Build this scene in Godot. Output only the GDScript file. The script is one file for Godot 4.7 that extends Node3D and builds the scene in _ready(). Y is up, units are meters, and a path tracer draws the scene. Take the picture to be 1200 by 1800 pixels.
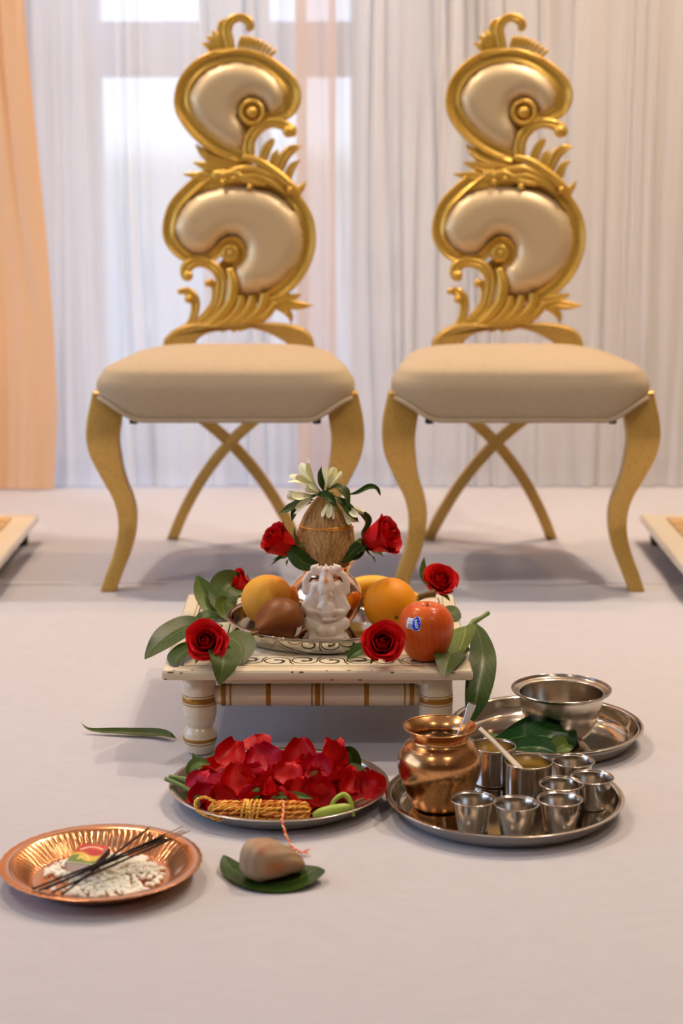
extends Node3D
# A wedding altar: two gold carved chairs, a painted low table with offerings, metal plates on a white cloth stage.

var M := {}
var taken := {}
var rng := RandomNumberGenerator.new()


class Geo:
	# Collects shapes; mesh() gives one ArrayMesh with area-weighted smooth normals.
	var V := PackedVector3Array()
	var UV := PackedVector2Array()
	var C := PackedColorArray()
	var N := PackedInt32Array()
	var I := PackedInt32Array()
	var xf := Transform3D()
	var tint := Color(1, 1, 1)

	func vert(p: Vector3, uv := Vector2(), c := Color(-1, 0, 0)) -> int:
		V.append(xf * p)
		UV.append(uv)
		C.append(tint if c.r < 0 else c)
		N.append(V.size() - 1)
		return V.size() - 1

	func tri(a: int, b: int, c: int) -> void:
		I.append(a); I.append(b); I.append(c)

	func grid(nu: int, nv: int, f: Callable, cu := false, cv := false, cf  = null, flip := false) -> void:
		var b := V.size()
		var w := nv + 1
		for i in nu + 1:
			for j in nv + 1:
				var ii: int = 0 if cu and i == nu else i
				var jj: int = 0 if cv and j == nv else j
				var id := ii * w + jj
				var u := float(i) / nu
				var v := float(j) / nv
				if id == i * w + j:
					V.append(xf * (f.call(u, v) as Vector3))
				else:
					V.append(V[b + id])
				UV.append(Vector2(u, v))
				C.append(cf.call(u, v) if cf != null else tint)
				N.append(b + id)
		for j in [0, nv]:
			if V[b + j].distance_to(V[b + w + j]) < 1e-7 and V[b + j].distance_to(V[b + (nu / 2) * w + j]) < 1e-7:
				for i in nu + 1: N[b + i * w + j] = b + j
		for i in [0, nu]:
			if V[b + i * w].distance_to(V[b + i * w + 1]) < 1e-7 and V[b + i * w].distance_to(V[b + i * w + nv / 2]) < 1e-7:
				for j in w: N[b + i * w + j] = b + i * w
		for i in nu:
			for j in nv:
				var p := b + i * w + j
				if flip:
					tri(p, p + w + 1, p + w); tri(p, p + 1, p + w + 1)
				else:
					tri(p, p + w, p + w + 1); tri(p, p + w + 1, p + 1)

	func lathe(prof: Array, seg := 48, ripple  = null) -> void:
		var n := prof.size() - 1
		grid(seg, n, func(u: float, v: float) -> Vector3:
			var q: Vector2 = prof[roundi(v * n)]
			var r := q.x
			if ripple != null: r = ripple.call(u * TAU, roundi(v * n), q)
			return Vector3(r * cos(u * TAU), q.y, r * sin(u * TAU)), true, false)

	func sweep(P: Array, section: Array, hint := Vector3(0, 0, 1), caps := true) -> void:
		# P: Vector4(x, y, z, radius); section: closed list of Vector2 (across, towards hint), counter-clockwise
		var n := P.size()
		var m := section.size()
		var rows := []
		var side := Vector3()
		for k in n:
			var a: Vector4 = P[maxi(k - 1, 0)]
			var c: Vector4 = P[mini(k + 1, n - 1)]
			var t := (Vector3(c.x, c.y, c.z) - Vector3(a.x, a.y, a.z)).normalized()
			var s := t.cross(hint)
			if k > 0 and s.length() < 0.05: s = side
			if s.length() < 1e-5: s = t.cross(Vector3(0.3, 0.8, 0.5))
			s = s.normalized()
			side = s
			var up := s.cross(t).normalized()
			rows.append([Vector3(P[k].x, P[k].y, P[k].z), s, up, P[k].w])
		if caps:
			var q: Array = rows[0].duplicate(); q[3] = 0.0; rows.push_front(q)
			q = rows[-1].duplicate(); q[3] = 0.0; rows.append(q)
		var nn := rows.size() - 1
		grid(m, nn, func(u: float, v: float) -> Vector3:
			var r: Array = rows[roundi(v * nn)]
			var q: Vector2 = section[roundi(u * m) % m]
			return r[0] + r[1] * (q.x * r[3]) + r[2] * (q.y * r[3]), true, false)

	func tube(P: Array, seg := 8, hint := Vector3(0.13, 0.92, 0.37), flat := 1.0) -> void:
		var s := []
		for k in seg: s.append(Vector2(cos(TAU * k / seg), flat * sin(TAU * k / seg)))
		sweep(P, s, hint)

	func ball(c: Vector3, r: Vector3, nu := 20, nv := 12, bump  = null, cf  = null) -> void:
		grid(nu, nv, func(u: float, v: float) -> Vector3:
			var d := Vector3(sin(v * PI) * cos(u * TAU), -cos(v * PI), sin(v * PI) * sin(u * TAU))
			if v == 0.0 or v == 1.0: d = Vector3(0, -1.0 if v == 0.0 else 1.0, 0)
			var k: float = bump.call(d) if bump != null else 1.0
			return c + d * r * k, true, false, cf)

	func extrude(poly: PackedVector2Array, depth: float, bevel: float) -> void:
		# polygon in xy, from z = -depth/2 to depth/2, edges chamfered
		var p := poly
		if Geometry2D.is_polygon_clockwise(p):
			p = p.duplicate(); p.reverse()
		var n := p.size()
		var ins := PackedVector2Array()
		for k in n:
			var a := (p[k] - p[(k + n - 1) % n]).normalized()
			var b := (p[(k + 1) % n] - p[k]).normalized()
			var nm := (Vector2(-a.y, a.x) + Vector2(-b.y, b.x)).normalized()
			ins.append(p[k] + nm * bevel / maxf(0.5, nm.dot(Vector2(-a.y, a.x))))
		var h := depth / 2.0
		var rings := [[ins, -h], [p, -h + bevel], [p, h - bevel], [ins, h]]
		grid(n, 3, func(u: float, v: float) -> Vector3:
			var r: Array = rings[roundi(v * 3)]
			var q: Vector2 = r[0][roundi(u * n) % n]
			return Vector3(q.x, q.y, r[1]), true, false, null, true)
		var tr := Geometry2D.triangulate_polygon(p)
		for s in [-1, 1]:
			var base := V.size()
			for q in ins: vert(Vector3(q.x, q.y, h * s), Vector2(q.x, q.y))
			for k in range(0, tr.size(), 3):
				var a := ins[tr[k]]; var b := ins[tr[k + 1]]; var c := ins[tr[k + 2]]
				var ccw := (b - a).cross(c - a) > 0
				if ccw == (s > 0): tri(base + tr[k], base + tr[k + 2], base + tr[k + 1])
				else: tri(base + tr[k], base + tr[k + 1], base + tr[k + 2])

	func box(size: Vector3, bevel: float, at := Vector3()) -> void:
		# chamfered on every edge; stands centred on «at»
		var keep := xf
		xf = xf * Transform3D(Basis(Vector3.RIGHT, -PI / 2), at)
		var x := size.x / 2; var z := size.z / 2; var c := bevel
		extrude(PackedVector2Array([Vector2(x - c, -z), Vector2(x, -z + c), Vector2(x, z - c), Vector2(x - c, z), Vector2(-x + c, z), Vector2(-x, z - c), Vector2(-x, -z + c), Vector2(-x + c, -z)]), size.y, bevel)
		xf = keep

	func inflate(poly: PackedVector2Array, step: float, f: Callable) -> void:
		# a cushion over any outline in xy: z = f(distance to the edge, point)
		var pts := PackedVector2Array()
		var n := poly.size()
		for p in poly: pts.append(p)
		var lo := poly[0]; var hi := poly[0]
		for p in poly: lo = lo.min(p); hi = hi.max(p)
		var row := 0
		var y := lo.y
		while y < hi.y:
			var x := lo.x + (0.5 * step if row % 2 else 0.0)
			while x < hi.x:
				var p := Vector2(x, y)
				if Geometry2D.is_point_in_polygon(p, poly) and edge(p, poly) > step * 0.45: pts.append(p)
				x += step
			y += step * 0.866; row += 1
		var b := V.size()
		for k in pts.size():
			var d := 0.0 if k < n else edge(pts[k], poly)
			vert(Vector3(pts[k].x, pts[k].y, f.call(d, pts[k])), (pts[k] - lo) / (hi - lo))
		var tr := Geometry2D.triangulate_delaunay(pts)
		for k in range(0, tr.size(), 3):
			var a := pts[tr[k]]; var q := pts[tr[k + 1]]; var c := pts[tr[k + 2]]
			var mid := (a + q + c) / 3.0
			if not Geometry2D.is_point_in_polygon(mid, poly): continue
			if (q - a).cross(c - a) > 0: tri(b + tr[k], b + tr[k + 2], b + tr[k + 1])
			else: tri(b + tr[k], b + tr[k + 1], b + tr[k + 2])

	static func edge(p: Vector2, poly: PackedVector2Array) -> float:
		var best := 1e9
		for k in poly.size():
			best = minf(best, p.distance_squared_to(Geometry2D.get_closest_point_to_segment(p, poly[k], poly[(k + 1) % poly.size()])))
		return sqrt(best)

	func mesh() -> ArrayMesh:
		var nm := PackedVector3Array()
		nm.resize(V.size())
		for k in range(0, I.size(), 3):
			var a := V[I[k]]
			var x := (V[I[k + 2]] - a).cross(V[I[k + 1]] - a)
			for q in 3: nm[N[I[k + q]]] += x
		var out := PackedVector3Array()
		out.resize(V.size())
		for k in V.size():
			var x := nm[N[k]]
			out[k] = x.normalized() if x.length_squared() > 1e-30 else Vector3.UP
		var arr := []
		arr.resize(Mesh.ARRAY_MAX)
		arr[Mesh.ARRAY_VERTEX] = V
		arr[Mesh.ARRAY_NORMAL] = out
		arr[Mesh.ARRAY_TEX_UV] = UV
		arr[Mesh.ARRAY_COLOR] = C
		arr[Mesh.ARRAY_INDEX] = I
		var m := ArrayMesh.new()
		m.add_surface_from_arrays(Mesh.PRIMITIVE_TRIANGLES, arr)
		return m


# ---------------------------------------------------------------- naming and tagging
func numbered(called: String) -> String:
	if not taken.has(called):
		taken[called] = 0
		return called
	taken[called] += 1
	return "%s_%03d" % [called, taken[called]]


func tag(o: Node3D, label: String, category: String, group := "") -> Node3D:
	o.set_meta("label", label)
	o.set_meta("category", category)
	if group: o.set_meta("group", group)
	return o


func thing(called: String, label: String, category: String, at := Vector3.ZERO, group := "") -> Node3D:
	var o := Node3D.new()
	o.name = numbered(called)
	o.position = at
	add_child(o, true)
	return tag(o, label, category, group)


func part(root: Node, called: String, g, m: Material, xf := Transform3D()) -> MeshInstance3D:
	var o := MeshInstance3D.new()
	o.name = called if root != self else numbered(called)
	o.mesh = g.mesh() if g is Geo else g
	o.material_override = m
	o.transform = xf
	root.add_child(o, true)
	return o


func single(called: String, g, m: Material, label: String, category: String, xf := Transform3D(), group := "") -> MeshInstance3D:
	var o := part(self, called, g, m, xf)
	tag(o, label, category, group)
	return o


func struct(called: String, g: Geo, m: Material) -> MeshInstance3D:
	var o := part(self, called, g, m)
	o.set_meta("kind", "structure")
	return o


func turned(at: Vector3, deg := Vector3.ZERO, s := 1.0) -> Transform3D:
	return Transform3D(Basis.from_euler(deg * PI / 180.0).scaled(Vector3.ONE * s), at)


func aimed(at: Vector3, up: Vector3, spin := 0.0) -> Transform3D:
	# local +y points along «up»
	var y := up.normalized()
	var x := y.cross(Vector3(0.1, 0.05, 1)).normalized()
	return Transform3D(Basis(x, y, x.cross(y)) * Basis(Vector3.UP, spin), at)


# ---------------------------------------------------------------- curves
func curve(p: Array, n: int, closed := false) -> Array:
	# Catmull-Rom through Vector2 / Vector3 / Vector4 points, n points out
	var out := []
	var m := p.size()
	var last: int = m if closed else m - 1
	for k in n:
		var t: float = float(k) / (n if closed else n - 1) * last
		var i := mini(int(t), last - 1)
		var f := t - i
		var a = p[(i + m - 1) % m] if closed or i > 0 else p[0] * 2.0 - p[1]
		var b = p[i % m]
		var c = p[(i + 1) % m]
		var d = p[(i + 2) % m] if closed or i + 2 < m else p[m - 1] * 2.0 - p[m - 2]
		out.append(0.5 * (2.0 * b + (c - a) * f + (2.0 * a - 5.0 * b + 4.0 * c - d) * f * f + (3.0 * b - a - 3.0 * c + d) * f * f * f))
	return out


func v4(points: Array, r: Array) -> Array:
	var out := []
	for k in points.size(): out.append(Vector4(points[k].x, points[k].y, points[k].z, r[k] if k < r.size() else r[-1]))
	return out


func polar(n: int, r := 1.0) -> PackedVector2Array:
	var p := PackedVector2Array()
	for k in n: p.append(Vector2(cos(TAU * k / n), sin(TAU * k / n)) * r)
	return p


# ---------------------------------------------------------------- textures and materials
func noise_image(w: int, h: int, freq: float, colors: Array, sd: int, stretch := Vector2.ONE, kind := FastNoiseLite.TYPE_SIMPLEX_SMOOTH, contrast := 1.0) -> Image:
	var f := FastNoiseLite.new()
	f.seed = sd
	f.noise_type = kind
	f.frequency = 1.0
	f.fractal_octaves = 4
	var im := Image.create(w, h, false, Image.FORMAT_RGB8)
	for y in h:
		for x in w:
			# sampled on a torus, so that it repeats without a seam
			var a := TAU * x / w
			var b := TAU * y / h
			var t := 0.5 + 0.5 * contrast * f.get_noise_3d(cos(a) * freq * stretch.x + 7.0 * cos(b), sin(a) * freq * stretch.x + 3.0, (sin(b) * stretch.y + cos(b + 1.0) * stretch.y) * freq)
			t = clampf(t, 0.0, 0.9999) * (colors.size() - 1)
			im.set_pixel(x, y, (colors[int(t)] as Color).lerp(colors[int(t) + 1], t - int(t)))
	return im


func tex(im: Image) -> ImageTexture:
	return ImageTexture.create_from_image(im)


func mat(key: String, c: Color, rough: float, metal := 0.0, more := {}) -> StandardMaterial3D:
	var m := StandardMaterial3D.new()
	m.resource_name = key
	m.albedo_color = c
	m.roughness = rough
	m.metallic = metal
	for k in more: m.set(k, more[k])
	M[key] = m
	return m


func stroke_line(im: Image, pts: Array, w: float, c: Color) -> void:
	for k in pts.size() - 1:
		var a: Vector2 = pts[k]
		var b: Vector2 = pts[k + 1]
		var n := maxi(1, int(a.distance_to(b) / maxf(0.5, w * 0.35)))
		for q in n + 1:
			var p := a.lerp(b, float(q) / n)
			im.fill_rect(Rect2i(roundi(p.x - w / 2), roundi(p.y - w / 2), maxi(1, roundi(w)), maxi(1, roundi(w))), c)


func leaf_image(a: Color, b: Color, vein: Color, sd: int) -> Image:
	# u runs from base to tip, v across; midrib in the middle, side veins slanting to the tip
	var im := noise_image(256, 128, 2.0, [a, b], sd, Vector2(1, 1), FastNoiseLite.TYPE_SIMPLEX_SMOOTH, 1.6)
	for k in 13:
		var x := 8.0 + k * 19.0
		for s in [-1, 1]: stroke_line(im, [Vector2(x, 64), Vector2(x + 16, 64 + s * 26), Vector2(x + 34, 64 + s * 54)], 1.6, a.lerp(vein, 0.38))
	stroke_line(im, [Vector2(0, 64), Vector2(255, 64)], 4.0, vein)
	return im


func make_materials() -> void:
	var N4 := Vector2(1, 4)
	mat("cloth", Color(0.745, 0.735, 0.755), 0.85, 0.0, {"rim_enabled": true, "rim": 0.15, "albedo_texture": tex(noise_image(128, 128, 2.0, [Color(0.955, 0.955, 0.955), Color(1, 1, 1)], 3)), "uv1_triplanar": true, "uv1_scale": Vector3(2.2, 2.2, 2.2)})
	var thread := tex(noise_image(256, 256, 26.0, [Color(0.2, 0.2, 0.2), Color(0.8, 0.8, 0.8)], 4))
	M.cloth.heightmap_enabled = false
	var sheer := {"cull_mode": BaseMaterial3D.CULL_DISABLED, "transparency": BaseMaterial3D.TRANSPARENCY_ALPHA, "backlight_enabled": true, "backlight": Color(0.92, 0.92, 0.92)}
	mat("sheer", Color(0.975, 0.96, 0.945, 0.86), 0.95, 0.0, sheer)
	mat("peach_sheer", Color(0.93, 0.79, 0.66, 0.9), 0.95, 0.0, sheer)
	mat("peach_satin", Color(0.96, 0.79, 0.62), 0.6, 0.0, {"cull_mode": BaseMaterial3D.CULL_DISABLED, "rim_enabled": true, "rim": 0.4, "backlight_enabled": true, "backlight": Color(0.5, 0.40, 0.30)})
	mat("wall_paint", Color(0.88, 0.85, 0.81), 0.9)
	mat("ceiling_paint", Color(0.92, 0.90, 0.87), 0.9)
	mat("brown_paint", Color(0.60, 0.50, 0.41), 0.8)
	mat("tan_paint", Color(0.72, 0.63, 0.53), 0.9)
	mat("dark_wood", Color(0.30, 0.19, 0.12), 0.5)
	mat("white_frame", Color(0.85, 0.83, 0.8), 0.5)
	mat("glass", Color(1, 1, 1, 0.06), 0.02, 0.0, {"transparency": BaseMaterial3D.TRANSPARENCY_ALPHA})
	mat("carpet", Color(0.42, 0.36, 0.31), 0.95)
	mat("lamp", Color(1, 0.9, 0.75), 0.5, 0.0, {"emission_enabled": true, "emission": Color(1.0, 0.80, 0.55), "emission_energy_multiplier": 9.0})
	# gold leaf and champagne fabrics of the chairs
	var leafing := tex(noise_image(256, 256, 5.0, [Color(0.78, 0.78, 0.74), Color(1, 1, 1), Color(0.9, 0.88, 0.84)], 8, Vector2(1, 1.5)))
	mat("gold", Color(0.86, 0.69, 0.30), 0.36, 0.52, {"albedo_texture": leafing, "uv1_triplanar": true, "uv1_scale": Vector3(5, 5, 5)})
	mat("gold_leg", Color(0.82, 0.665, 0.35), 0.40, 0.48, {"albedo_texture": leafing, "uv1_triplanar": true, "uv1_scale": Vector3(4, 4, 4)})
	mat("velvet", Color(0.695, 0.62, 0.505), 0.9, 0.0, {"rim_enabled": true, "rim": 0.2, "albedo_texture": tex(noise_image(256, 256, 4.0, [Color(0.93, 0.93, 0.93), Color(1, 1, 1), Color(0.96, 0.96, 0.95)], 12)), "uv1_triplanar": true, "uv1_scale": Vector3(3, 3, 3)})
	mat("champagne", Color(0.84, 0.745, 0.58), 0.42, 0.4, {"rim_enabled": true, "rim": 0.2})
	mat("black_metal", Color(0.05, 0.05, 0.05), 0.5, 0.3)
	# table
	mat("lacquer", Color(0.87, 0.815, 0.70), 0.28, 0.0, {"clearcoat_enabled": true, "clearcoat": 0.5, "clearcoat_roughness": 0.12})
	mat("gold_paint", Color(0.66, 0.47, 0.17), 0.35, 0.5)
	mat("bare_wood", Color(0.45, 0.32, 0.18), 0.8)
	# metals
	mat("steel", Color(0.80, 0.77, 0.73), 0.11, 1.0)
	mat("steel_brushed", Color(0.80, 0.77, 0.72), 0.20, 1.0)
	mat("steel_mirror", Color(0.74, 0.72, 0.69), 0.08, 1.0)
	mat("copper_bright", Color(0.95, 0.79, 0.68), 0.12, 1.0)
	mat("copper_aged", Color(0.86, 0.645, 0.43), 0.22, 1.0, {"albedo_texture": tex(noise_image(256, 256, 3.0, [Color(0.72, 0.66, 0.6), Color(1, 1, 1), Color(0.95, 0.9, 0.8)], 21)), "uv1_triplanar": true, "uv1_scale": Vector3(9, 9, 9)})
	mat("copper_plate", Color(0.86, 0.61, 0.43), 0.2, 1.0)
	mat("dark_liquid", Color(0.03, 0.015, 0.01), 0.04)
	mat("ghee", Color(0.62, 0.50, 0.12), 0.1, 0.0, {"clearcoat_enabled": true, "clearcoat": 0.6})
	mat("white_plastic", Color(0.86, 0.83, 0.78), 0.35)
	# plants
	var two := {"metallic_specular": 0.3, "cull_mode": BaseMaterial3D.CULL_DISABLED, "backlight_enabled": true, "backlight": Color(0.16, 0.2, 0.06)}
	var lf := func(key: String, a: Color, b: Color, vein: Color, sd: int, rough: float) -> void:
		var m := mat(key, Color(1, 1, 1), rough, 0.0, two)
		m.albedo_texture = tex(leaf_image(a, b, vein, sd))
	lf.call("leaf_dark", Color(0.14, 0.225, 0.065), Color(0.21, 0.30, 0.09), Color(0.38, 0.45, 0.19), 31, 0.34)
	lf.call("leaf_light", Color(0.30, 0.38, 0.15), Color(0.40, 0.46, 0.20), Color(0.52, 0.57, 0.30), 32, 0.42)
	lf.call("leaf_olive", Color(0.23, 0.285, 0.125), Color(0.30, 0.355, 0.155), Color(0.42, 0.46, 0.24), 33, 0.42)
	lf.call("leaf_betel", Color(0.06, 0.19, 0.075), Color(0.13, 0.29, 0.10), Color(0.30, 0.46, 0.17), 34, 0.3)
	mat("stem_green", Color(0.38, 0.47, 0.20), 0.5)
	mat("sepal_green", Color(0.29, 0.38, 0.15), 0.5, 0.0, two)
	mat("bud_green", Color(0.62, 0.70, 0.26), 0.45)
	mat("stem_dry", Color(0.42, 0.32, 0.12), 0.7)
	var petal := {"cull_mode": BaseMaterial3D.CULL_DISABLED, "vertex_color_use_as_albedo": true, "backlight_enabled": true, "backlight": Color(0.22, 0.015, 0.015), "metallic_specular": 0.3, "rim_enabled": true, "rim": 0.06}
	mat("rose_red", Color(0.80, 0.05, 0.06), 0.5, 0.0, petal)
	mat("rose_deep", Color(0.70, 0.03, 0.05), 0.5, 0.0, petal)
	mat("petal_red", Color(0.74, 0.012, 0.03), 0.42, 0.0, petal)
	mat("petal_crimson", Color(0.74, 0.015, 0.15), 0.42, 0.0, petal)
	mat("petal_scarlet", Color(0.80, 0.055, 0.045), 0.42, 0.0, petal)
	mat("lily_white", Color(0.93, 0.92, 0.78), 0.5, 0.0, {"cull_mode": BaseMaterial3D.CULL_DISABLED, "vertex_color_use_as_albedo": true, "backlight_enabled": true, "backlight": Color(0.4, 0.4, 0.3)})
	# fruit and the rest
	mat("marble", Color(0.91, 0.875, 0.82), 0.3, 0.0, {"vertex_color_use_as_albedo": true, "subsurf_scatter_enabled": true, "subsurf_scatter_strength": 0.25})
	var pore := tex(noise_image(256, 256, 22.0, [Color(0.2, 0.2, 0.2), Color(0.9, 0.9, 0.9)], 41))
	mat("orange_peel", Color(0.95, 0.60, 0.06), 0.42, 0.0, {"metallic_specular": 0.35, "vertex_color_use_as_albedo": true, "heightmap_enabled": true, "heightmap_texture": pore, "heightmap_scale": 0.04, "uv1_scale": Vector3(5, 3, 1)})
	mat("peach_skin", Color(1, 1, 1), 0.6, 0.0, {"vertex_color_use_as_albedo": true, "metallic_specular": 0.25})
	mat("apple_skin", Color(1, 1, 1), 0.26, 0.0, {"metallic_specular": 0.35, "vertex_color_use_as_albedo": true})
	mat("pear_skin", Color(1, 1, 1), 0.42, 0.0, {"metallic_specular": 0.35, "vertex_color_use_as_albedo": true})
	mat("banana_skin", Color(0.90, 0.70, 0.14), 0.5, 0.0, {"vertex_color_use_as_albedo": true})
	mat("husk", Color(1, 1, 1), 0.85, 0.0, {"vertex_color_use_as_albedo": true})
	mat("thread", Color(1, 1, 1), 0.34, 0.3, {"vertex_color_use_as_albedo": true})
	mat("stone", Color(1, 1, 1), 0.7, 0.0, {"vertex_color_use_as_albedo": true})
	mat("rice", Color(0.965, 0.94, 0.88), 0.7, 0.0, {"subsurf_scatter_enabled": true, "subsurf_scatter_strength": 0.15})
	mat("incense", Color(0.075, 0.05, 0.05), 0.9)
	mat("bamboo", Color(0.50, 0.36, 0.16), 0.7)
	mat("paper", Color(0.85, 0.82, 0.77), 0.7)
	mat("striker", Color(0.28, 0.13, 0.07), 0.85)
	mat("sticker_white", Color(0.9, 0.9, 0.88), 0.35)


func _ready() -> void:
	rng.seed = 20240607
	# ---------------------------------------------------------------- camera
	var cam := Camera3D.new()
	cam.name = "camera"
	add_child(cam)
	cam.position = Vector3(0, 0.84, 0)
	cam.rotation = Vector3(-0.19558, 0, 0)
	var lens := CameraAttributesPhysical.new()
	lens.frustum_focal_length = 24.0 * 3180.0 / 1800.0
	lens.frustum_focus_distance = 2.54
	lens.frustum_far = 100.0
	lens.frustum_near = 0.05
	lens.exposure_aperture = 2.5
	cam.attributes = lens
	cam.current = true
	# ---------------------------------------------------------------- sky, exposure
	var env := Environment.new()
	env.background_mode = Environment.BG_SKY
	var sky := Sky.new()
	var sm := ProceduralSkyMaterial.new()
	sm.sky_top_color = Color(0.66, 0.79, 1.0)
	sm.sky_horizon_color = Color(0.86, 0.92, 1.0)
	sm.ground_bottom_color = Color(0.52, 0.58, 0.66)
	sm.ground_horizon_color = Color(0.60, 0.65, 0.64)
	sky.sky_material = sm
	env.sky = sky
	env.background_energy_multiplier = 4.6
	env.tonemap_mode = Environment.TONE_MAPPER_LINEAR
	env.tonemap_exposure = 0.985
	env.sdfgi_enabled = true
	env.ssao_enabled = true
	env.ssil_enabled = true
	var we := WorldEnvironment.new()
	we.name = "world_environment"
	we.environment = env
	add_child(we)
	make_materials()
	build_room()
	build_lamps()
	build_curtains()
	build_chairs()
	build_side_tables()
	build_table()
	build_tray()
	build_table_flowers()
	build_petal_plate()
	build_front_plate()
	build_rear_plate()
	build_copper_plate()
	build_stone()
	for o in find_children("*", "GeometryInstance3D", true, false):
		(o as GeometryInstance3D).cast_shadow = GeometryInstance3D.SHADOW_CASTING_SETTING_ON


# ---------------------------------------------------------------- the setting
func build_room() -> void:
	var g := Geo.new()
	g.box(Vector3(8.4, 0.12, 9.2), 0.01, Vector3(0, -0.066, -1.1))
	struct("floor", g, M.carpet)
	g = Geo.new()
	g.box(Vector3(8.4, 0.14, 9.2), 0.01, Vector3(0, 3.07, -1.1))
	struct("ceiling", g, M.ceiling_paint)
	# back wall with two window openings at the left (x0, x1, y0, y1)
	g = Geo.new()
	var zb := -5.08
	for r in [[-4.2, -2.2, 0, 3.0], [-0.95, -0.68, 0, 3.0], [-0.36, -0.22, 0, 3.0], [0.05, 4.2, 0, 3.0], [-0.68, -0.36, 2.4, 3.0], [-0.22, 0.05, 2.4, 3.0], [-2.2, -0.95, 2.4, 3.0]]:
		g.box(Vector3(r[1] - r[0], r[3] - r[2], 0.16), 0.001, Vector3((r[0] + r[1]) / 2, (r[2] + r[3]) / 2, zb))
	struct("wall_back", g, M.wall_paint)
	for k in 3:
		var x0: float = [-0.68, -0.22, -2.2][k]
		var x1: float = [-0.36, 0.05, -0.95][k]
		var o := Node3D.new()
		o.name = "window_%d" % (k + 1)
		o.set_meta("kind", "structure")
		add_child(o, true)
		g = Geo.new()
		var xm := (x0 + x1) / 2
		for r in [[x0, x0 + 0.025, 0.0, 2.4], [x1 - 0.025, x1, 0.0, 2.4], [x0 + 0.025, x1 - 0.025, 0.0, 0.10], [x0 + 0.025, x1 - 0.025, 2.36, 2.4], [x0 + 0.025, x1 - 0.025, 1.045, 1.19]]:
			g.box(Vector3(r[1] - r[0], r[3] - r[2], 0.07), 0.004, Vector3((r[0] + r[1]) / 2, (r[2] + r[3]) / 2, zb))
		part(o, "window_frame", g, M.white_frame)
		for r in [[0.10, 1.045], [1.19, 2.36]]:
			g = Geo.new()
			g.box(Vector3(x1 - x0 - 0.05, r[1] - r[0], 0.006), 0.001, Vector3(xm, (r[0] + r[1]) / 2, zb))
			part(o, "pane", g, M.glass)
	# side and front walls; the left one and the front one have a tall window each
	g = Geo.new()
	for r in [[-5.0, -3.9, 0, 3.0], [0.1, 3.5, 0, 3.0], [-3.9, 0.1, 0, 0.4], [-3.9, 0.1, 2.6, 3.0]]:
		g.box(Vector3(0.16, r[3] - r[2], r[1] - r[0]), 0.001, Vector3(-4.08, (r[2] + r[3]) / 2, (r[0] + r[1]) / 2))
	struct("wall_left", g, M.wall_paint)
	var w := Node3D.new()
	w.name = "window_4"
	w.set_meta("kind", "structure")
	add_child(w, true)
	g = Geo.new()
	for r in [[-3.9, -3.84, 0.4, 2.6], [0.04, 0.1, 0.4, 2.6], [-1.93, -1.87, 0.46, 2.54], [-3.84, 0.04, 0.4, 0.46], [-3.84, 0.04, 2.54, 2.6]]:
		g.box(Vector3(0.07, r[3] - r[2], r[1] - r[0]), 0.004, Vector3(-4.08, (r[2] + r[3]) / 2, (r[0] + r[1]) / 2))
	part(w, "window_frame", g, M.white_frame)
	for r in [[-3.84, -1.93], [-1.87, 0.04]]:
		g = Geo.new()
		g.box(Vector3(0.006, 2.08, r[1] - r[0]), 0.001, Vector3(-4.08, 1.5, (r[0] + r[1]) / 2))
		part(w, "pane", g, M.glass)
	g = Geo.new()
	g.box(Vector3(0.16, 3.0, 8.5), 0.001, Vector3(4.08, 1.5, -0.75))
	struct("wall_right", g, M.tan_paint)
	g = Geo.new()
	g.box(Vector3(8.32, 3.0, 0.16), 0.001, Vector3(0, 1.5, 3.42))
	struct("wall_front", g, M.brown_paint)
	# the two cloths of the stage; the rear one ends in a soft hem
	var wr := FastNoiseLite.new()
	wr.seed = 5
	wr.frequency = 2.4
	wr.fractal_octaves = 2
	g = Geo.new()
	g.grid(120, 130, func(u: float, v: float) -> Vector3:
		var x := lerpf(-2.2, 2.2, u)
		var z := lerpf(1.0, -3.56, v)
		return Vector3(x, -0.0012 + 0.0012 * wr.get_noise_2d(x * 1.3, z * 3.0), z))
	single("stage_cloth", g, M.cloth, "white cloth covering the front of the stage under the plates and the low table", "cloth")
	g = Geo.new()
	g.grid(160, 44, func(u: float, v: float) -> Vector3:
		var x := lerpf(-2.2, 2.2, u)
		var edge := -3.503 - 0.006 * wr.get_noise_1d(x * 2.0) * 3.0
		if v < 0.09:
			var a := v / 0.09 * PI * 0.5
			return Vector3(x, -0.001 + sin(a) * (0.0030 + 0.0015 * wr.get_noise_1d(x * 3.0 + 9.0)), edge - 0.006 * (1.0 - cos(a)))
		var z := lerpf(edge - 0.006, -4.75, (v - 0.09) / 0.91)
		return Vector3(x, lerpf(0.0020 + 0.0015 * wr.get_noise_1d(x * 3.0 + 9.0), 0.0003, clampf((v - 0.09) * 5.0, 0, 1)) + 0.0004 * wr.get_noise_2d(x, z * 2.0), z))
	single("stage_cloth", g, M.cloth, "white cloth at the rear of the stage, its hem running under the gold chairs", "cloth")


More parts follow.
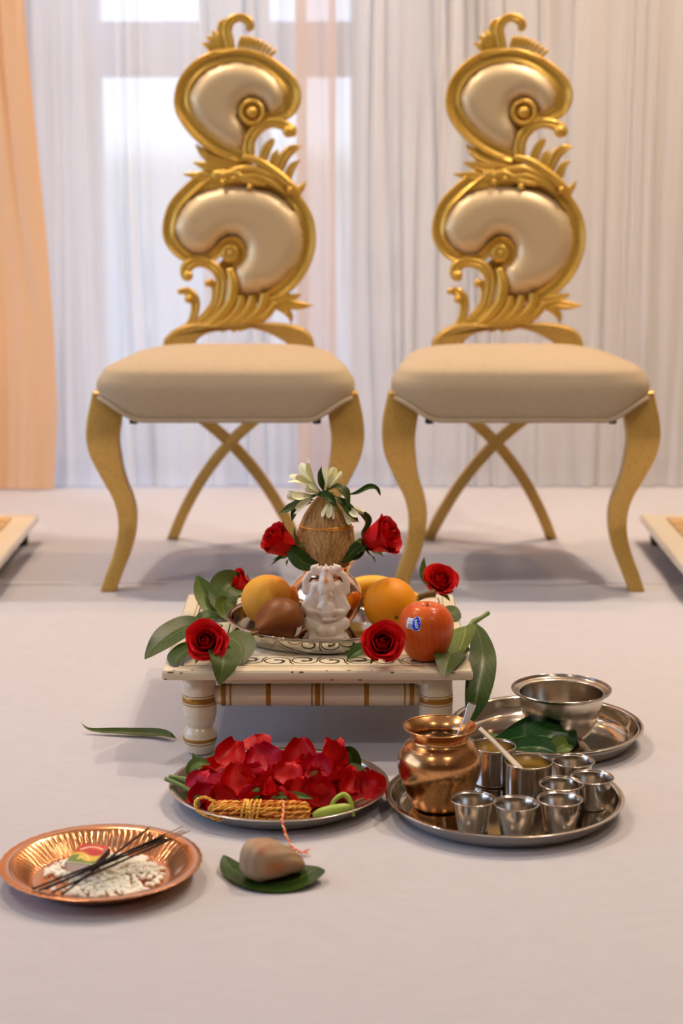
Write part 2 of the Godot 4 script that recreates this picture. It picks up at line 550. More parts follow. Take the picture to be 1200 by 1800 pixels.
func build_lamps() -> void:
	var k := 0
	for p in LAMPS:
		var at := Vector3(p[0], 2.995, p[1])
		var o := thing("ceiling_lamp", p[3], "lamp", at, "recessed lamps in the ceiling")
		var g := Geo.new()
		g.lathe([Vector2(0.055, -0.004), Vector2(0.058, -0.014), Vector2(0.075, -0.012), Vector2(0.08, -0.004), Vector2(0.08, 0.004)], 32)
		part(o, "trim_ring", g, M.white_frame)
		g = Geo.new()
		g.lathe([Vector2(0, 0.003), Vector2(0.055, 0.003), Vector2(0.055, -0.006), Vector2(0, -0.006)], 32)
		part(o, "lamp_face", g, M.lamp)
		var l := SpotLight3D.new()
		l.name = "lamp_light"
		l.light_color = Color(1.0, 0.79, 0.58) if p.size() > 4 else Color(1.0, 0.925, 0.845)
		l.light_energy = p[2]
		l.light_size = 0.055
		l.spot_range = 14.0
		l.spot_attenuation = 2.0
		l.spot_angle = 62.0
		l.spot_angle_attenuation = 0.7
		l.shadow_enabled = true
		l.position = Vector3(0, -0.02, 0)
		l.rotation = Vector3(-PI / 2, 0, 0)
		o.add_child(l, true)
		k += 1


const LAMPS := [
	[1.3, -2.5, 3.0, "round recessed ceiling lamp over the right of the stage"],
	[-1.9, -2.5, 2.0, "round recessed ceiling lamp over the left of the stage"],
	[1.05, -3.75, 4.4, "round recessed ceiling lamp near the right curtain"],
	[-0.95, -3.75, 3.6, "round recessed ceiling lamp near the peach drape"],
	[0.75, -4.22, 1.5, "small warm ceiling lamp washing the right curtain", 1],
	[1.75, -4.22, 1.5, "small warm ceiling lamp washing the far right of the curtain", 1],
	[-1.15, -4.22, 1.2, "small warm ceiling lamp washing the peach drape", 1],
	[1.2, -0.4, 1.5, "round recessed ceiling lamp right of the aisle"],
	[-1.2, -0.4, 1.5, "round recessed ceiling lamp left of the aisle"],
	[1.5, 1.8, 1.0, "round recessed ceiling lamp at the right of the front wall"],
	[-1.5, 1.8, 1.0, "round recessed ceiling lamp at the left of the front wall"],
]


func curtain(called: String, label: String, m: Material, x0: float, x1: float, z: float, folds: float, depth: float, sd: int, bend  = null) -> void:
	var f := FastNoiseLite.new()
	f.seed = sd
	f.frequency = 1.0
	f.fractal_type = FastNoiseLite.FRACTAL_NONE
	var n := int(clampf((x1 - x0) * 420.0, 80.0, 900.0))
	var g := Geo.new()
	g.grid(n, 14, func(u: float, v: float) -> Vector3:
		var y := lerpf(0.004, 2.96, v)
		var x := lerpf(x0, x1, u)
		var w := x * folds + 1.3 * f.get_noise_2d(x * 6.0, y * 0.35) + 0.5 * f.get_noise_2d(x * 17.0, y * 0.2 + 4.0)
		var am := depth * (0.62 + 0.5 * f.get_noise_2d(x * 9.0, y * 0.4 + 30.0))
		var dx := 0.2 * am * sin(w * TAU * 2.0)
		var q: float = bend.call(u, y) if bend != null else 0.0
		return Vector3(x + dx + q, y, z + am * sin(w * TAU)))
	single(called, g, m, label, "curtain")


func build_curtains() -> void:
	curtain("sheer_curtain", "white sheer curtain glowing before the windows, left of the narrow peach strip", M.sheer, -0.95, -0.085, -4.565, 13.0, 0.015, 51)
	curtain("sheer_curtain", "pleated sheer curtain behind the right gold chair, reaching the right edge", M.sheer, -0.03, 2.3, -4.565, 15.0, 0.015, 52)
	curtain("peach_curtain", "narrow peach curtain strip hanging between the two white sheer curtains", M.peach_sheer, -0.112, -0.014, -4.540, 13.0, 0.012, 53)
	# the heavy drape at the left flares towards the floor
	curtain("peach_drape", "heavy peach satin drape hanging at the left of the white curtain", M.peach_satin, -2.3, -0.765, -4.515, 9.0, 0.018, 54, func(u: float, y: float) -> float: return u * u * (0.055 * smoothstep(1.3, 0.2, y) - 0.02 * smoothstep(0.3, 0.0, y)))
	var g := Geo.new()
	g.tube([Vector4(-2.4, 2.97, -4.48, 0.010), Vector4(2.4, 2.97, -4.48, 0.010)], 12)
	single("curtain_rail", g, M.white_frame, "thin white rail carrying the curtains under the ceiling", "curtain rail")


# ---------------------------------------------------------------- gold chairs
const ROUND := [Vector2(1, 0), Vector2(0.9, 0.55), Vector2(0.6, 0.88), Vector2(0.2, 1), Vector2(-0.2, 1), Vector2(-0.6, 0.88), Vector2(-0.9, 0.55), Vector2(-1, 0), Vector2(-0.8, -0.6), Vector2(0.8, -0.6)]
const COVE := [Vector2(1, -0.5), Vector2(1, 0.12), Vector2(0.92, 0.36), Vector2(0.76, 0.42), Vector2(0.55, 0.24), Vector2(0.2, 0.12), Vector2(-0.25, 0.16), Vector2(-0.52, 0.34), Vector2(-0.72, 0.62), Vector2(-0.88, 0.6), Vector2(-1, 0.3), Vector2(-1, -0.5)]
const LEAFY := [Vector2(1, -0.35), Vector2(1, 0.1), Vector2(0.8, 0.42), Vector2(0.45, 0.62), Vector2(0.15, 0.42), Vector2(0, 0.3), Vector2(-0.15, 0.42), Vector2(-0.45, 0.62), Vector2(-0.8, 0.42), Vector2(-1, 0.1), Vector2(-1, -0.35)]


func back_point(u: float, v: float) -> Vector2:
	# the chair back is drawn on a grid of 3158 x 1000 units to the metre or so; the pivot is at seat height
	return Vector2((240.0 + u / 3.158 - 413.0) / 833.0, (1.1237 - (v / 3.158 - 28.0) / 846.0 - 0.45) / 0.994)


func carve(g: Geo, pts: Array, section: Array, z := 0.0, n := 0, low := 0.0) -> void:
	# a carved band: points [u, v, half width] (lower scroll: v + low)
	var p := []
	for q in pts:
		var a := back_point(q[0], q[1] + low)
		p.append(Vector4(a.x, a.y, z, q[2] / 3.158 / 838.0))
	var c := curve(p, n if n else pts.size() * 5)
	for k in c.size(): c[k].w = maxf(c[k].w, 0.0008)
	g.sweep(c, section)


func outline(pts: Array, n: int, low := 0.0, grow := 0.0) -> PackedVector2Array:
	var p := []
	for q in pts: p.append(back_point(q[0], q[1] + low))
	var o := PackedVector2Array(curve(p, n, true))
	if grow == 0.0: return o
	var s := 1.0 if Geometry2D.is_polygon_clockwise(o) else -1.0
	var q := PackedVector2Array()
	for k in n:
		var d := (o[(k + 1) % n] - o[(k + n - 1) % n]).normalized()
		q.append(o[k] + Vector2(-d.y, d.x) * grow * s)
	return q


func build_chairs() -> void:
	var t := thing("gold_chair", "left gold chair with carved scroll back and beige velvet seat", "chair", Vector3(-0.2235, 0, -3.62), "gold wedding chairs")
	# seat cushion: rings from the bottom edge up over the dome
	var plan := func(a: float, k: float) -> Vector3:
		# rounded trapezoid, wider at the front
		var c := cos(a); var s := sin(a)
		var e := 0.30
		var x := signf(c) * pow(absf(c), e)
		var z := signf(s) * pow(absf(s), e)
		var half := lerpf(0.205, 0.2555, (z + 1.0) / 2.0)
		return Vector3(x * half * k, 0, (z * 0.205 - 0.012 * (1.0 - x * x) * -z * 0.0) * k)
	var bottom := func(a: float) -> float:
		var p: Vector3 = plan.call(a, 1.0)
		return 0.339 + 0.040 * smoothstep(0.155, 0.245, absf(p.x)) * smoothstep(-0.05, 0.12, p.z)
	var g := Geo.new()
	g.grid(120, 20, func(u: float, v: float) -> Vector3:
		var a := u * TAU
		var p: Vector3 = plan.call(a, 1.0)
		var b: float = bottom.call(a)
		if v <= 0.4:
			var q := v / 0.4
			var k := 1.0 + 0.022 * sin(q * PI * 0.9) - 0.03 * pow(q, 4.0)
			return Vector3(p.x * k, lerpf(b, 0.425, q), p.z * k)
		var q2 := (v - 0.4) / 0.6
		var k2 := 0.975 * cos(q2 * PI / 2.0)
		return Vector3(p.x * k2, 0.425 + 0.036 * pow(sin(q2 * PI / 2.0), 0.9), p.z * k2)
		, true, false)
	part(t, "seat", g, M.velvet)
	g = Geo.new()
	var ring := []
	for k in 97:
		var a := TAU * k / 96
		var p: Vector3 = plan.call(a, 1.012)
		ring.append(Vector4(p.x, float(bottom.call(a)) + 0.002, p.z, 0.0045))
	g.tube(ring, 8)
	part(t, "piping", g, M.velvet)
	g = Geo.new()
	g.box(Vector3(0.36, 0.03, 0.33), 0.006, Vector3(0, 0.348, 0.0))
	part(t, "seat_rail", g, M.black_metal)
	# cabriole front legs
	var trace := [[-0.2240, 0.392, 0.0300], [-0.2265, 0.3715, 0.0322], [-0.2325, 0.3373, 0.0332], [-0.2355, 0.3030, 0.0318], [-0.2315, 0.2686, 0.0298], [-0.2235, 0.2389, 0.0256], [-0.2130, 0.2092, 0.0222], [-0.2045, 0.1893, 0.0206], [-0.1972, 0.1594, 0.0190], [-0.1958, 0.1294, 0.0176], [-0.1992, 0.0993, 0.0168], [-0.2075, 0.0691, 0.0164], [-0.2192, 0.0388, 0.0160], [-0.2330, 0.0, 0.0153]]
	for s in [1, -1]:
		var c := []
		for q in trace:
			var y: float = q[1]
			c.append(Vector4(q[0], y, 0.155 + 0.016 * exp(-pow((y - 0.30) / 0.06, 2.0)) - 0.018 * exp(-pow((y - 0.13) / 0.06, 2.0)) + 0.010 * exp(-pow(y / 0.05, 2.0)), q[2]))
		c = curve(c, 48)
		g = Geo.new()
		# the ribbon lies in planes of constant height: rings written out, front face flat with eased edges
		var sec := [Vector2(1, -0.62), Vector2(1, 0.5), Vector2(0.9, 0.62), Vector2(0, 0.66), Vector2(-0.9, 0.62), Vector2(-1, 0.5), Vector2(-1, -0.62), Vector2(0, -0.66)]
		g.grid(8, 49, func(u: float, v: float) -> Vector3:
			var k := clampi(roundi(v * 49) - 1, 0, 47)
			var r: Vector4 = c[k]
			var q: Vector2 = sec[roundi(u * 8) % 8]
			var w := 0.0 if roundi(v * 49) == 0 else r.w
			return Vector3(s * (r.x + q.x * w * s), r.y, r.z + q.y * (0.0 if w == 0.0 else 0.024)), true, false, null, true)
		part(t, "leg", g, M.gold_leg)
	# sabre rear legs crossing under the seat
	var cross := [[-0.1363, 0.0006, -0.315], [-0.1141, 0.0547, -0.290], [-0.0782, 0.1247, -0.259], [-0.0417, 0.1809, -0.234], [0.0, 0.2332, -0.210], [0.0440, 0.2772, -0.189], [0.085, 0.312, -0.172], [0.115, 0.345, -0.16]]
	for s in [1, -1]:
		var c := []
		for q in cross: c.append(Vector4(s * q[0] - 0.015, q[1], q[2] + 0.002 * s, 0.0118))
		g = Geo.new()
		g.sweep(curve(c, 30), [Vector2(1, -0.75), Vector2(1, 0.75), Vector2(0.85, 0.9), Vector2(-0.85, 0.9), Vector2(-1, 0.75), Vector2(-1, -0.75), Vector2(-0.85, -0.9), Vector2(0.85, -0.9)])
		part(t, "leg", g, M.gold_leg)
	for s in [1, -1]:
		g = Geo.new()
		g.box(Vector3(0.016, 0.012, 0.010), 0.002, Vector3(s * 0.176, 0.336, 0.172))
		part(t, "corner_bracket", g, M.black_metal)
	# the carved back leans away
	var lean := Transform3D(Basis(Vector3.RIGHT, -0.11), Vector3(0, 0.45, -0.215))
	var L := 947.4
	g = Geo.new()
	carve(g, [[640, 880, 30], [560, 855, 42], [440, 800, 48], [335, 715, 47], [268, 620, 46], [253, 540, 43], [280, 450, 42], [350, 370, 42], [450, 322, 42], [560, 310, 38], [680, 332, 40], [785, 400, 46], [850, 478, 52], [860, 550, 52], [828, 615, 42], [765, 640, 28], [705, 640, 22]], COVE, 0.0, 90)
	var ro := back_point(642, 622)
	g.xf = Transform3D(Basis(Vector3.RIGHT, PI / 2), Vector3(ro.x, ro.y, -0.012))
	g.lathe([Vector2(0.0285, 0), Vector2(0.0285, 0.022), Vector2(0.026, 0.028), Vector2(0.021, 0.028), Vector2(0.0175, 0.022), Vector2(0.0165, 0.016), Vector2(0.014, 0.018), Vector2(0.012, 0.026), Vector2(0.007, 0.031), Vector2(0, 0.0325)], 32)
	g.xf = Transform3D()
	part(t, "upper_frame", g, M.gold, lean)
	g = Geo.new()
	for q in [[outline([[640, 880], [520, 860], [400, 790], [300, 680], [250, 560], [275, 440], [350, 365], [480, 315], [620, 312], [740, 360], [830, 440], [862, 540], [820, 610], [720, 640], [700, 690], [660, 740], [650, 820]], 60)], [outline([[420, 15], [300, 90], [215, 185], [180, 300], [195, 390], [260, 455], [350, 480], [440, 450], [480, 470], [440, 530], [500, 600], [520, 700], [600, 730], [700, 720], [800, 650], [880, 570], [930, 470], [948, 360], [925, 240], [860, 140], [760, 60], [600, 20]], 80, L)]]:
		g.xf = Transform3D(Basis(), Vector3(0, 0, -0.015))
		g.extrude(q[0], 0.010, 0.002)
	g.xf = Transform3D()
	part(t, "backing_board", g, M.gold, lean)
	g = Geo.new()
	g.inflate(outline([[292, 560], [318, 475], [388, 398], [495, 352], [620, 352], [730, 394], [805, 465], [825, 540], [795, 605], [735, 622], [700, 560], [640, 540], [580, 572], [566, 630], [596, 690], [604, 745], [585, 818], [520, 818], [418, 752], [336, 665]], 72, 0.0, 0.004), 0.0085, func(d: float, p: Vector2) -> float:
		var e := clampf(d / 0.034, 0.0, 1.0)
		return -0.010 + 0.030 * sqrt(1.0 - (1.0 - e) * (1.0 - e)))
	part(t, "upper_pad", g, M.champagne, lean)
	g = Geo.new()
	carve(g, [[470, -40, 30], [400, 10, 34], [300, 92, 38], [212, 190, 38], [177, 300, 37], [188, 380, 36], [245, 452, 34], [320, 484, 26], [400, 478, 26], [452, 440, 30], [500, 400, 34], [545, 395, 36], [575, 440, 36], [560, 500, 24], [540, 545, 12]], COVE, 0.0, 84, L)
	part(t, "lower_frame", g, M.gold, lean)
	g = Geo.new()
	carve(g, [[640, -10, 24], [760, 55, 30], [862, 135, 36], [930, 245, 42], [950, 365, 44], [930, 475, 44], [875, 578, 44], [800, 652, 40], [715, 705, 30]], COVE, 0.001, 60, L)
	carve(g, [[420, 20, 34], [520, 20, 40], [640, 24, 40], [760, 60, 34], [850, 120, 20]], ROUND, -0.004, 0, L)
	part(t, "lower_frame", g, M.gold, lean)
	g = Geo.new()
	g.inflate(outline([[205, 300], [235, 220], [318, 138], [440, 92], [580, 80], [720, 104], [830, 165], [905, 260], [930, 370], [908, 485], [852, 568], [772, 636], [680, 662], [590, 670], [556, 630], [540, 545], [585, 490], [603, 420], [565, 358], [495, 352], [445, 395], [405, 440], [330, 452], [255, 418], [212, 350]], 84, L, 0.004), 0.0095, func(d: float, p: Vector2) -> float:
		var e := clampf(d / 0.040, 0.0, 1.0)
		return -0.010 + 0.033 * sqrt(1.0 - (1.0 - e) * (1.0 - e)))
	part(t, "lower_pad", g, M.champagne, lean)
	# crest
	g = Geo.new()
	carve(g, [[530, 300, 22], [518, 230, 27], [505, 170, 28], [525, 120, 26], [575, 100, 24], [618, 118, 26], [632, 148, 24], [615, 172, 14]], LEAFY, 0.0, 48)
	carve(g, [[500, 290, 14], [480, 225, 22], [468, 170, 20], [478, 128, 18], [505, 115, 10]], LEAFY, -0.004, 30)
	part(t, "crest_curl", g, M.gold, lean)
	g = Geo.new()
	for q in [[[478, 290, 10], [458, 240, 17], [440, 195, 18], [418, 172, 3]], [[452, 292, 10], [430, 250, 16], [412, 215, 16], [388, 205, 3]], [[428, 298, 9], [405, 265, 15], [388, 248, 14], [362, 243, 2]]]: carve(g, q, LEAFY, 0.0, 16)
	for k in 9:
		var f := k / 8.0
		var bu := lerpf(572, 742, f); var bv := lerpf(285, 330, f * f)
		var tu := lerpf(592, 768, f); var tv := lerpf(205, 278, f * f)
		carve(g, [[bu - 6, bv, 7], [(bu + tu) / 2 - 8, (bv + tv) / 2, 11], [tu - 3, tv + 6, 11], [tu + 8, tv - 3, 4]], ROUND, 0.0, 14)
	carve(g, [[410, 318, 8], [520, 290, 11], [620, 288, 11], [740, 335, 7]], ROUND, 0.006, 30)
	part(t, "crest_feathers", g, M.gold, lean)
	# acanthus between the two scrolls
	g = Geo.new()
	carve(g, [[640, 905, 20], [622, 830, 34], [632, 765, 34], [680, 705, 32], [745, 680, 28], [812, 690, 30], [856, 722, 32], [850, 752, 20]], LEAFY, 0.006, 48)
	var tip := back_point(842, 728)
	g.ball(Vector3(tip.x, tip.y, 0.010), Vector3(34, 34, 26) / 2646.0, 14, 10)
	for q in [[[690, 960, 12], [700, 880, 24], [722, 820, 26], [752, 780, 18], [768, 772, 4]], [[735, 990, 12], [750, 920, 24], [768, 860, 22], [782, 825, 4]], [[770, 1010, 14], [790, 930, 28], [825, 855, 30], [870, 820, 24], [914, 806, 3]], [[820, 1040, 14], [838, 975, 24], [862, 920, 22], [906, 882, 3]], [[868, 1075, 16], [900, 1050, 20], [922, 1025, 14], [937, 1000, 3]]]: carve(g, q, LEAFY, 0.004, 22)
	part(t, "acanthus_spray", g, M.gold, lean)
	g = Geo.new()
	for q in [[[640, 890, 18], [540, 905, 30], [430, 880, 28], [370, 840, 24], [326, 796, 3]], [[560, 930, 16], [460, 935, 28], [385, 915, 26], [312, 895, 3]], [[540, 985, 16], [440, 985, 28], [350, 970, 26], [258, 960, 3]], [[600, 1010, 12], [500, 1015, 24], [410, 1020, 24], [330, 1050, 12]]]: carve(g, q, LEAFY, 0.0, 26)
	for q in [[[590, 868, 16], [680, 895, 24], [780, 960, 26], [860, 1030, 24], [905, 1080, 14]], [[480, 960, 12], [570, 940, 22], [650, 935, 22], [740, 975, 18], [820, 1035, 8]], [[470, 1000, 10], [560, 985, 20], [660, 975, 20], [750, 1010, 14], [830, 1070, 6]], [[470, 975, 20], [540, 960, 24], [620, 1000, 20], [720, 1020, 12]]]: carve(g, q, ROUND, 0.012, 26)
	for q in [[480, 1008, 16], [540, 990, 14], [628, 1035, 18], [850, 1050, 18]]:
		var b := back_point(q[0], q[1])
		g.ball(Vector3(b.x, b.y, 0.018), Vector3.ONE * q[2] / 2646.0, 12, 8)
	part(t, "leaf_carving", g, M.gold, lean)
	# lower acanthus wave
	g = Geo.new()
	for q in [[[300, 885, 30], [385, 820, 32], [440, 750, 30], [466, 650, 32], [458, 570, 32], [405, 515, 30], [330, 500, 30], [275, 530, 34], [268, 580, 24], [290, 600, 8]], [[300, 880, 24], [370, 810, 26], [425, 735, 24], [432, 660, 20], [412, 615, 20], [382, 612, 10]], [[240, 900, 30], [295, 840, 22], [322, 760, 26], [312, 700, 30], [275, 665, 26], [226, 660, 8]]]: carve(g, q, LEAFY, 0.006, 50, L)
	var bl := back_point(284, 708 + L)
	g.ball(Vector3(bl.x, bl.y, 0.012), Vector3.ONE * 0.0085, 14, 10)
	for q in [[282, 578, 30], [394, 618, 22], [240, 664, 18]]:
		var e := back_point(q[0], q[1] + L)
		g.ball(Vector3(e.x, e.y, 0.010), Vector3(q[2], q[2], q[2] * 0.8) / 2646.0, 14, 10)
	part(t, "acanthus_curl", g, M.gold, lean)
	g = Geo.new()
	for q in [[[512, 535, 20], [535, 630, 32], [515, 730, 32], [430, 830, 26], [330, 890, 18]], [[578, 690, 24], [568, 755, 30], [500, 830, 26], [400, 880, 18]], [[642, 688, 24], [622, 760, 30], [555, 830, 26], [460, 880, 18]], [[708, 678, 26], [690, 755, 30], [618, 825, 26], [520, 880, 18]], [[768, 728, 20], [722, 790, 24], [650, 838, 22], [560, 875, 16]]]: carve(g, q, ROUND, 0.006, 34, L)
	var hk := back_point(518, 452 + L)
	g.xf = Transform3D(Basis(Vector3.RIGHT, PI / 2), Vector3(hk.x, hk.y, -0.012))
	g.lathe([Vector2(0.020, 0), Vector2(0.020, 0.020), Vector2(0.017, 0.026), Vector2(0.011, 0.027), Vector2(0.008, 0.024), Vector2(0.004, 0.027), Vector2(0, 0.028)], 24)
	g.xf = Transform3D()
	part(t, "acanthus_ribs", g, M.gold, lean)
	g = Geo.new()
	for q in [[[700, 735, 22], [775, 715, 34], [850, 700, 26], [912, 678, 3]], [[740, 750, 16], [830, 735, 30], [900, 742, 24], [978, 742, 3]], [[760, 745, 14], [815, 765, 22], [848, 800, 18], [854, 842, 3]]]: carve(g, q, LEAFY, 0.004, 24, L)
	part(t, "side_leaf", g, M.gold, lean)
	# arched base of the back
	g = Geo.new()
	var arch := []
	for q in [[140, 1040], [142, 950], [160, 915], [215, 868], [290, 842], [380, 838], [480, 850], [600, 845], [720, 836], [800, 838], [870, 850], [930, 872], [968, 912], [985, 965], [990, 1040]]: arch.append(back_point(q[0], q[1] + L))
	var under := []
	for q in [[860, 1040], [835, 965], [780, 925], [700, 888], [600, 866], [500, 866], [405, 890], [325, 940], [290, 1040]]: under.append(back_point(q[0], q[1] + L))
	g.extrude(PackedVector2Array(curve(arch, 44) + curve(under, 30)), 0.034, 0.006)
	part(t, "base_arch", g, M.gold_leg, lean)
	var r := t.duplicate()
	r.name = numbered("gold_chair")
	r.position = Vector3(0.345, 0, -3.62)
	add_child(r, true)
	tag(r, "right gold chair with carved scroll back and beige velvet seat", "chair", "gold wedding chairs")


func build_side_tables() -> void:
	# two low boards, mostly outside the frame
	for s in [-1, 1]:
		var t := thing("low_board", "low cream board on short black feet at the %s edge, carved lines on top" % ("left" if s < 0 else "right"), "low table", Vector3(s * 0.92 - 0.005, 0, -3.62), "low boards beside the chairs")
		var g := Geo.new()
		g.box(Vector3(0.52, 0.018, 0.56), 0.003, Vector3(0, 0.053, 0))
		part(t, "top", g, M.lacquer)
		g = Geo.new()
		g.box(Vector3(0.42, 0.004, 0.46), 0.0015, Vector3(0, 0.0635, 0))
		part(t, "carved_panel", g, mat("board_print_%d" % (s + 1), Color(1, 1, 1), 0.5, 0.0, {"albedo_texture": tex(board_image())}) if s < 0 else M.board_print_0)
		for x in [-1, 1]:
			for z in [-1, 1]:
				g = Geo.new()
				g.lathe([Vector2(0, 0), Vector2(0.012, 0), Vector2(0.015, 0.004), Vector2(0.018, 0.04), Vector2(0.018, 0.045), Vector2(0, 0.045)], 20)
				part(t, "foot", g, M.black_metal, Transform3D(Basis(), Vector3(x * 0.225, 0, z * 0.245)))


func board_image() -> Image:
	var im := noise_image(256, 256, 3.0, [Color(0.72, 0.56, 0.34), Color(0.82, 0.66, 0.44)], 71)
	for k in 14:
		var y := 9.0 + k * 18.0
		var a := []
		for q in 40: a.append(Vector2(q * 6.6, y + 5.0 * sin(q * 0.9 + k)))
		stroke_line(im, a, 1.6, Color(0.55, 0.40, 0.20))
	return im


# ---------------------------------------------------------------- painted low table
func table_print() -> Image:
	# 1024 px across 0.436 m: cream ground, dark double lines with running scrolls between them
	var S := 1024
	var im := noise_image(128, 128, 2.0, [Color(0.90, 0.845, 0.72), Color(0.93, 0.875, 0.76)], 61)
	im.resize(S, S, Image.INTERPOLATE_BILINEAR)
	var ink := Color(0.17, 0.16, 0.08)
	var gold := Color(0.58, 0.43, 0.16)
	var o := 58.0
	var i := 186.0
	for q in [[o, 5.0, ink], [i, 5.0, ink], [o - 14.0, 3.0, gold], [i + 14.0, 3.0, gold], [i + 120.0, 5.0, ink]]:
		var a: float = q[0]
		stroke_line(im, [Vector2(a, a), Vector2(S - a, a), Vector2(S - a, S - a), Vector2(a, S - a), Vector2(a, a)], q[1], q[2])
	var n := 8
	var step := (S - 2.0 * i + 90.0) / n
	for side in 4:
		for k in n:
			var up := 1.0 if k % 2 == 0 else -1.0
			var cx := i - 45.0 + step * (k + 0.5)
			var cy := (o + i) / 2.0
			var pts := []
			for q in 46:
				var f := q / 45.0
				var a := PI * (0.15 + 2.35 * f)
				var r := lerpf(50.0, 15.0, pow(f, 1.3))
				pts.append(Vector2(cx - cos(a) * r * 0.98, cy + up * (6.0 - sin(a) * r * 0.86)))
			var tail := [Vector2(cx - step * 0.62, cy + up * 42.0), Vector2(cx - step * 0.52, cy + up * 22.0), pts[0]]
			var all := []
			for p in curve(tail, 10) + pts:
				var v: Vector2 = p
				for q in side: v = Vector2(S - v.y, v.x)
				all.append(v)
			stroke_line(im, all.slice(0, 34), 5.0, ink)
			stroke_line(im, all.slice(33), 9.0, ink)
			var e: Vector2 = all[-1]
			im.fill_rect(Rect2i(int(e.x) - 8, int(e.y) - 8, 16, 16), ink)
	# a few worn spots near the rim
	for q in [[610, 1018, 14], [540, 1020, 8], [690, 1016, 7], [90, 1014, 12], [970, 1010, 9], [1016, 640, 9], [8, 500, 10], [30, 1018, 10]]:
		im.fill_rect(Rect2i(q[0], q[1] - 3, q[2], 6), Color(0.44, 0.32, 0.17))
		im.fill_rect(Rect2i(q[0] + 3, q[1] - 6, int(q[2] * 0.5), 4), Color(0.5, 0.37, 0.2))
	return im


func quad_top(g: Geo, sx: float, sz: float, y: float) -> void:
	var b := g.V.size()
	for q in [[-1, 1, 0, 1], [1, 1, 1, 1], [1, -1, 1, 0], [-1, -1, 0, 0]]: g.vert(Vector3(q[0] * sx / 2, y, q[1] * sz / 2), Vector2(q[2], q[3]))
	g.tri(b, b + 2, b + 1)
	g.tri(b, b + 3, b + 2)


func build_table() -> void:
	var t := thing("low_table", "low cream table with gold banded legs and painted scroll border, carrying the offerings", "low table", Vector3(-0.034, 0, -2.663))
	var g := Geo.new()
	g.box(Vector3(0.436, 0.013, 0.452), 0.0025, Vector3(0, 0.1231, 0))
	part(t, "tabletop", g, M.lacquer)
	g = Geo.new()
	quad_top(g, 0.431, 0.447, 0.1300)
	part(t, "painted_border", g, mat("table_print", Color(1, 1, 1), 0.22, 0.0, {"albedo_texture": tex(table_print()), "clearcoat_enabled": true, "clearcoat": 0.5, "clearcoat_roughness": 0.08}))
	g = Geo.new()
	g.box(Vector3(0.292, 0.012, 0.400), 0.001, Vector3(0.006, 0.1110, 0))
	part(t, "apron", g, M.lacquer)
	# chipped paint along the front edge
	for q in [[-0.205, 0.1285, 0.010], [-0.19, 0.1275, 0.005], [-0.022, 0.1288, 0.007], [-0.035, 0.129, 0.004], [0.06, 0.1175, 0.006], [0.105, 0.1283, 0.006], [0.19, 0.1278, 0.007], [-0.212, 0.119, 0.006], [0.02, 0.1176, 0.004]]:
		g = Geo.new()
		g.ball(Vector3(q[0], q[1], 0.2257), Vector3(q[2] * 0.5, 0.0011, 0.0006), 10, 6)
		part(t, "paint_chip", g, M.bare_wood)
	var legp := []
	for q in [[0, 0], [0.0165, 0], [0.0175, 0.002], [0.0205, 0.010], [0.0238, 0.020], [0.0243, 0.025], [0.0235, 0.031], [0.0205, 0.0365], [0.0183, 0.0385], [0.0180, 0.0400], [0.0190, 0.0415], [0.0215, 0.046], [0.0225, 0.052], [0.0228, 0.0545], [0.0236, 0.0553], [0.0240, 0.058], [0.0244, 0.075], [0.0243, 0.095], [0.0240, 0.1165], [0, 0.1165]]: legp.append(Vector2(q[0], q[1]))
	for s in [[-1, 1], [1, 1], [1, -1], [-1, -1]]:
		g = Geo.new()
		g.lathe(legp, 40)
		var leg := part(t, "leg", g, M.lacquer, Transform3D(Basis(), Vector3(s[0] * 0.168, 0, s[1] * 0.188)))
		for b in [[0.0243, 0.0765, 0.0846], [0.0243, 0.0733, 0.0745], [0.0243, 0.0868, 0.0879], [0.0236, 0.0192, 0.0242], [0.0221, 0.0150, 0.0163]]:
			g = Geo.new()
			var r0: float = b[0] + 0.0003
			var r1: float = r0 + (0.0005 if b[1] < 0.03 else 0.0)
			g.lathe([Vector2(r0 - 0.002, b[1]), Vector2(r0, b[1]), Vector2(r1 + 0.0001, (b[1] + b[2]) / 2), Vector2(r1, b[2]), Vector2(r1 - 0.002, b[2])], 40)
			part(leg, "gold_band", g, M.gold_paint)
	# turned rails between the legs
	for k in 4:
		var along: float = 0.336 if k < 2 else 0.376
		var h := along / 2.0 - 0.020
		var p := []
		for q in [[h, 0.0095], [h - 0.004, 0.0125], [h - 0.010, 0.0150], [h - 0.022, 0.0158], [h * 0.5, 0.0160], [0.0, 0.0161]]: p.append(Vector2(q[1], -q[0]))
		for q in range(p.size() - 2, -1, -1): p.append(Vector2(p[q].x, -p[q].y))
		p.push_front(Vector2(0, -h)); p.append(Vector2(0, h))
		g = Geo.new()
		g.lathe(p, 36)
		var at := Vector3(0, 0.0850, 0.188 * (1 if k == 0 else -1)) if k < 2 else Vector3(0.168 * (1 if k == 2 else -1), 0.0850, 0)
		var rail := part(t, "rail", g, M.lacquer, Transform3D(Basis(Vector3.BACK, PI / 2) if k < 2 else Basis(Vector3.RIGHT, PI / 2), at))
		for b in [[-0.1335, 0.0066], [-0.1235, 0.0022], [-0.0695, 0.0068], [-0.0080, 0.0022], [0.0, 0.0072], [0.0080, 0.0022], [0.0695, 0.0068], [0.1235, 0.0022], [0.1335, 0.0066]]:
			g = Geo.new()
			var r := 0.01635
			g.lathe([Vector2(0.014, b[0] - b[1] / 2), Vector2(r, b[0] - b[1] / 2), Vector2(r, b[0] + b[1] / 2), Vector2(0.014, b[0] + b[1] / 2)], 36)
			part(rail, "gold_band", g, M.gold_paint)


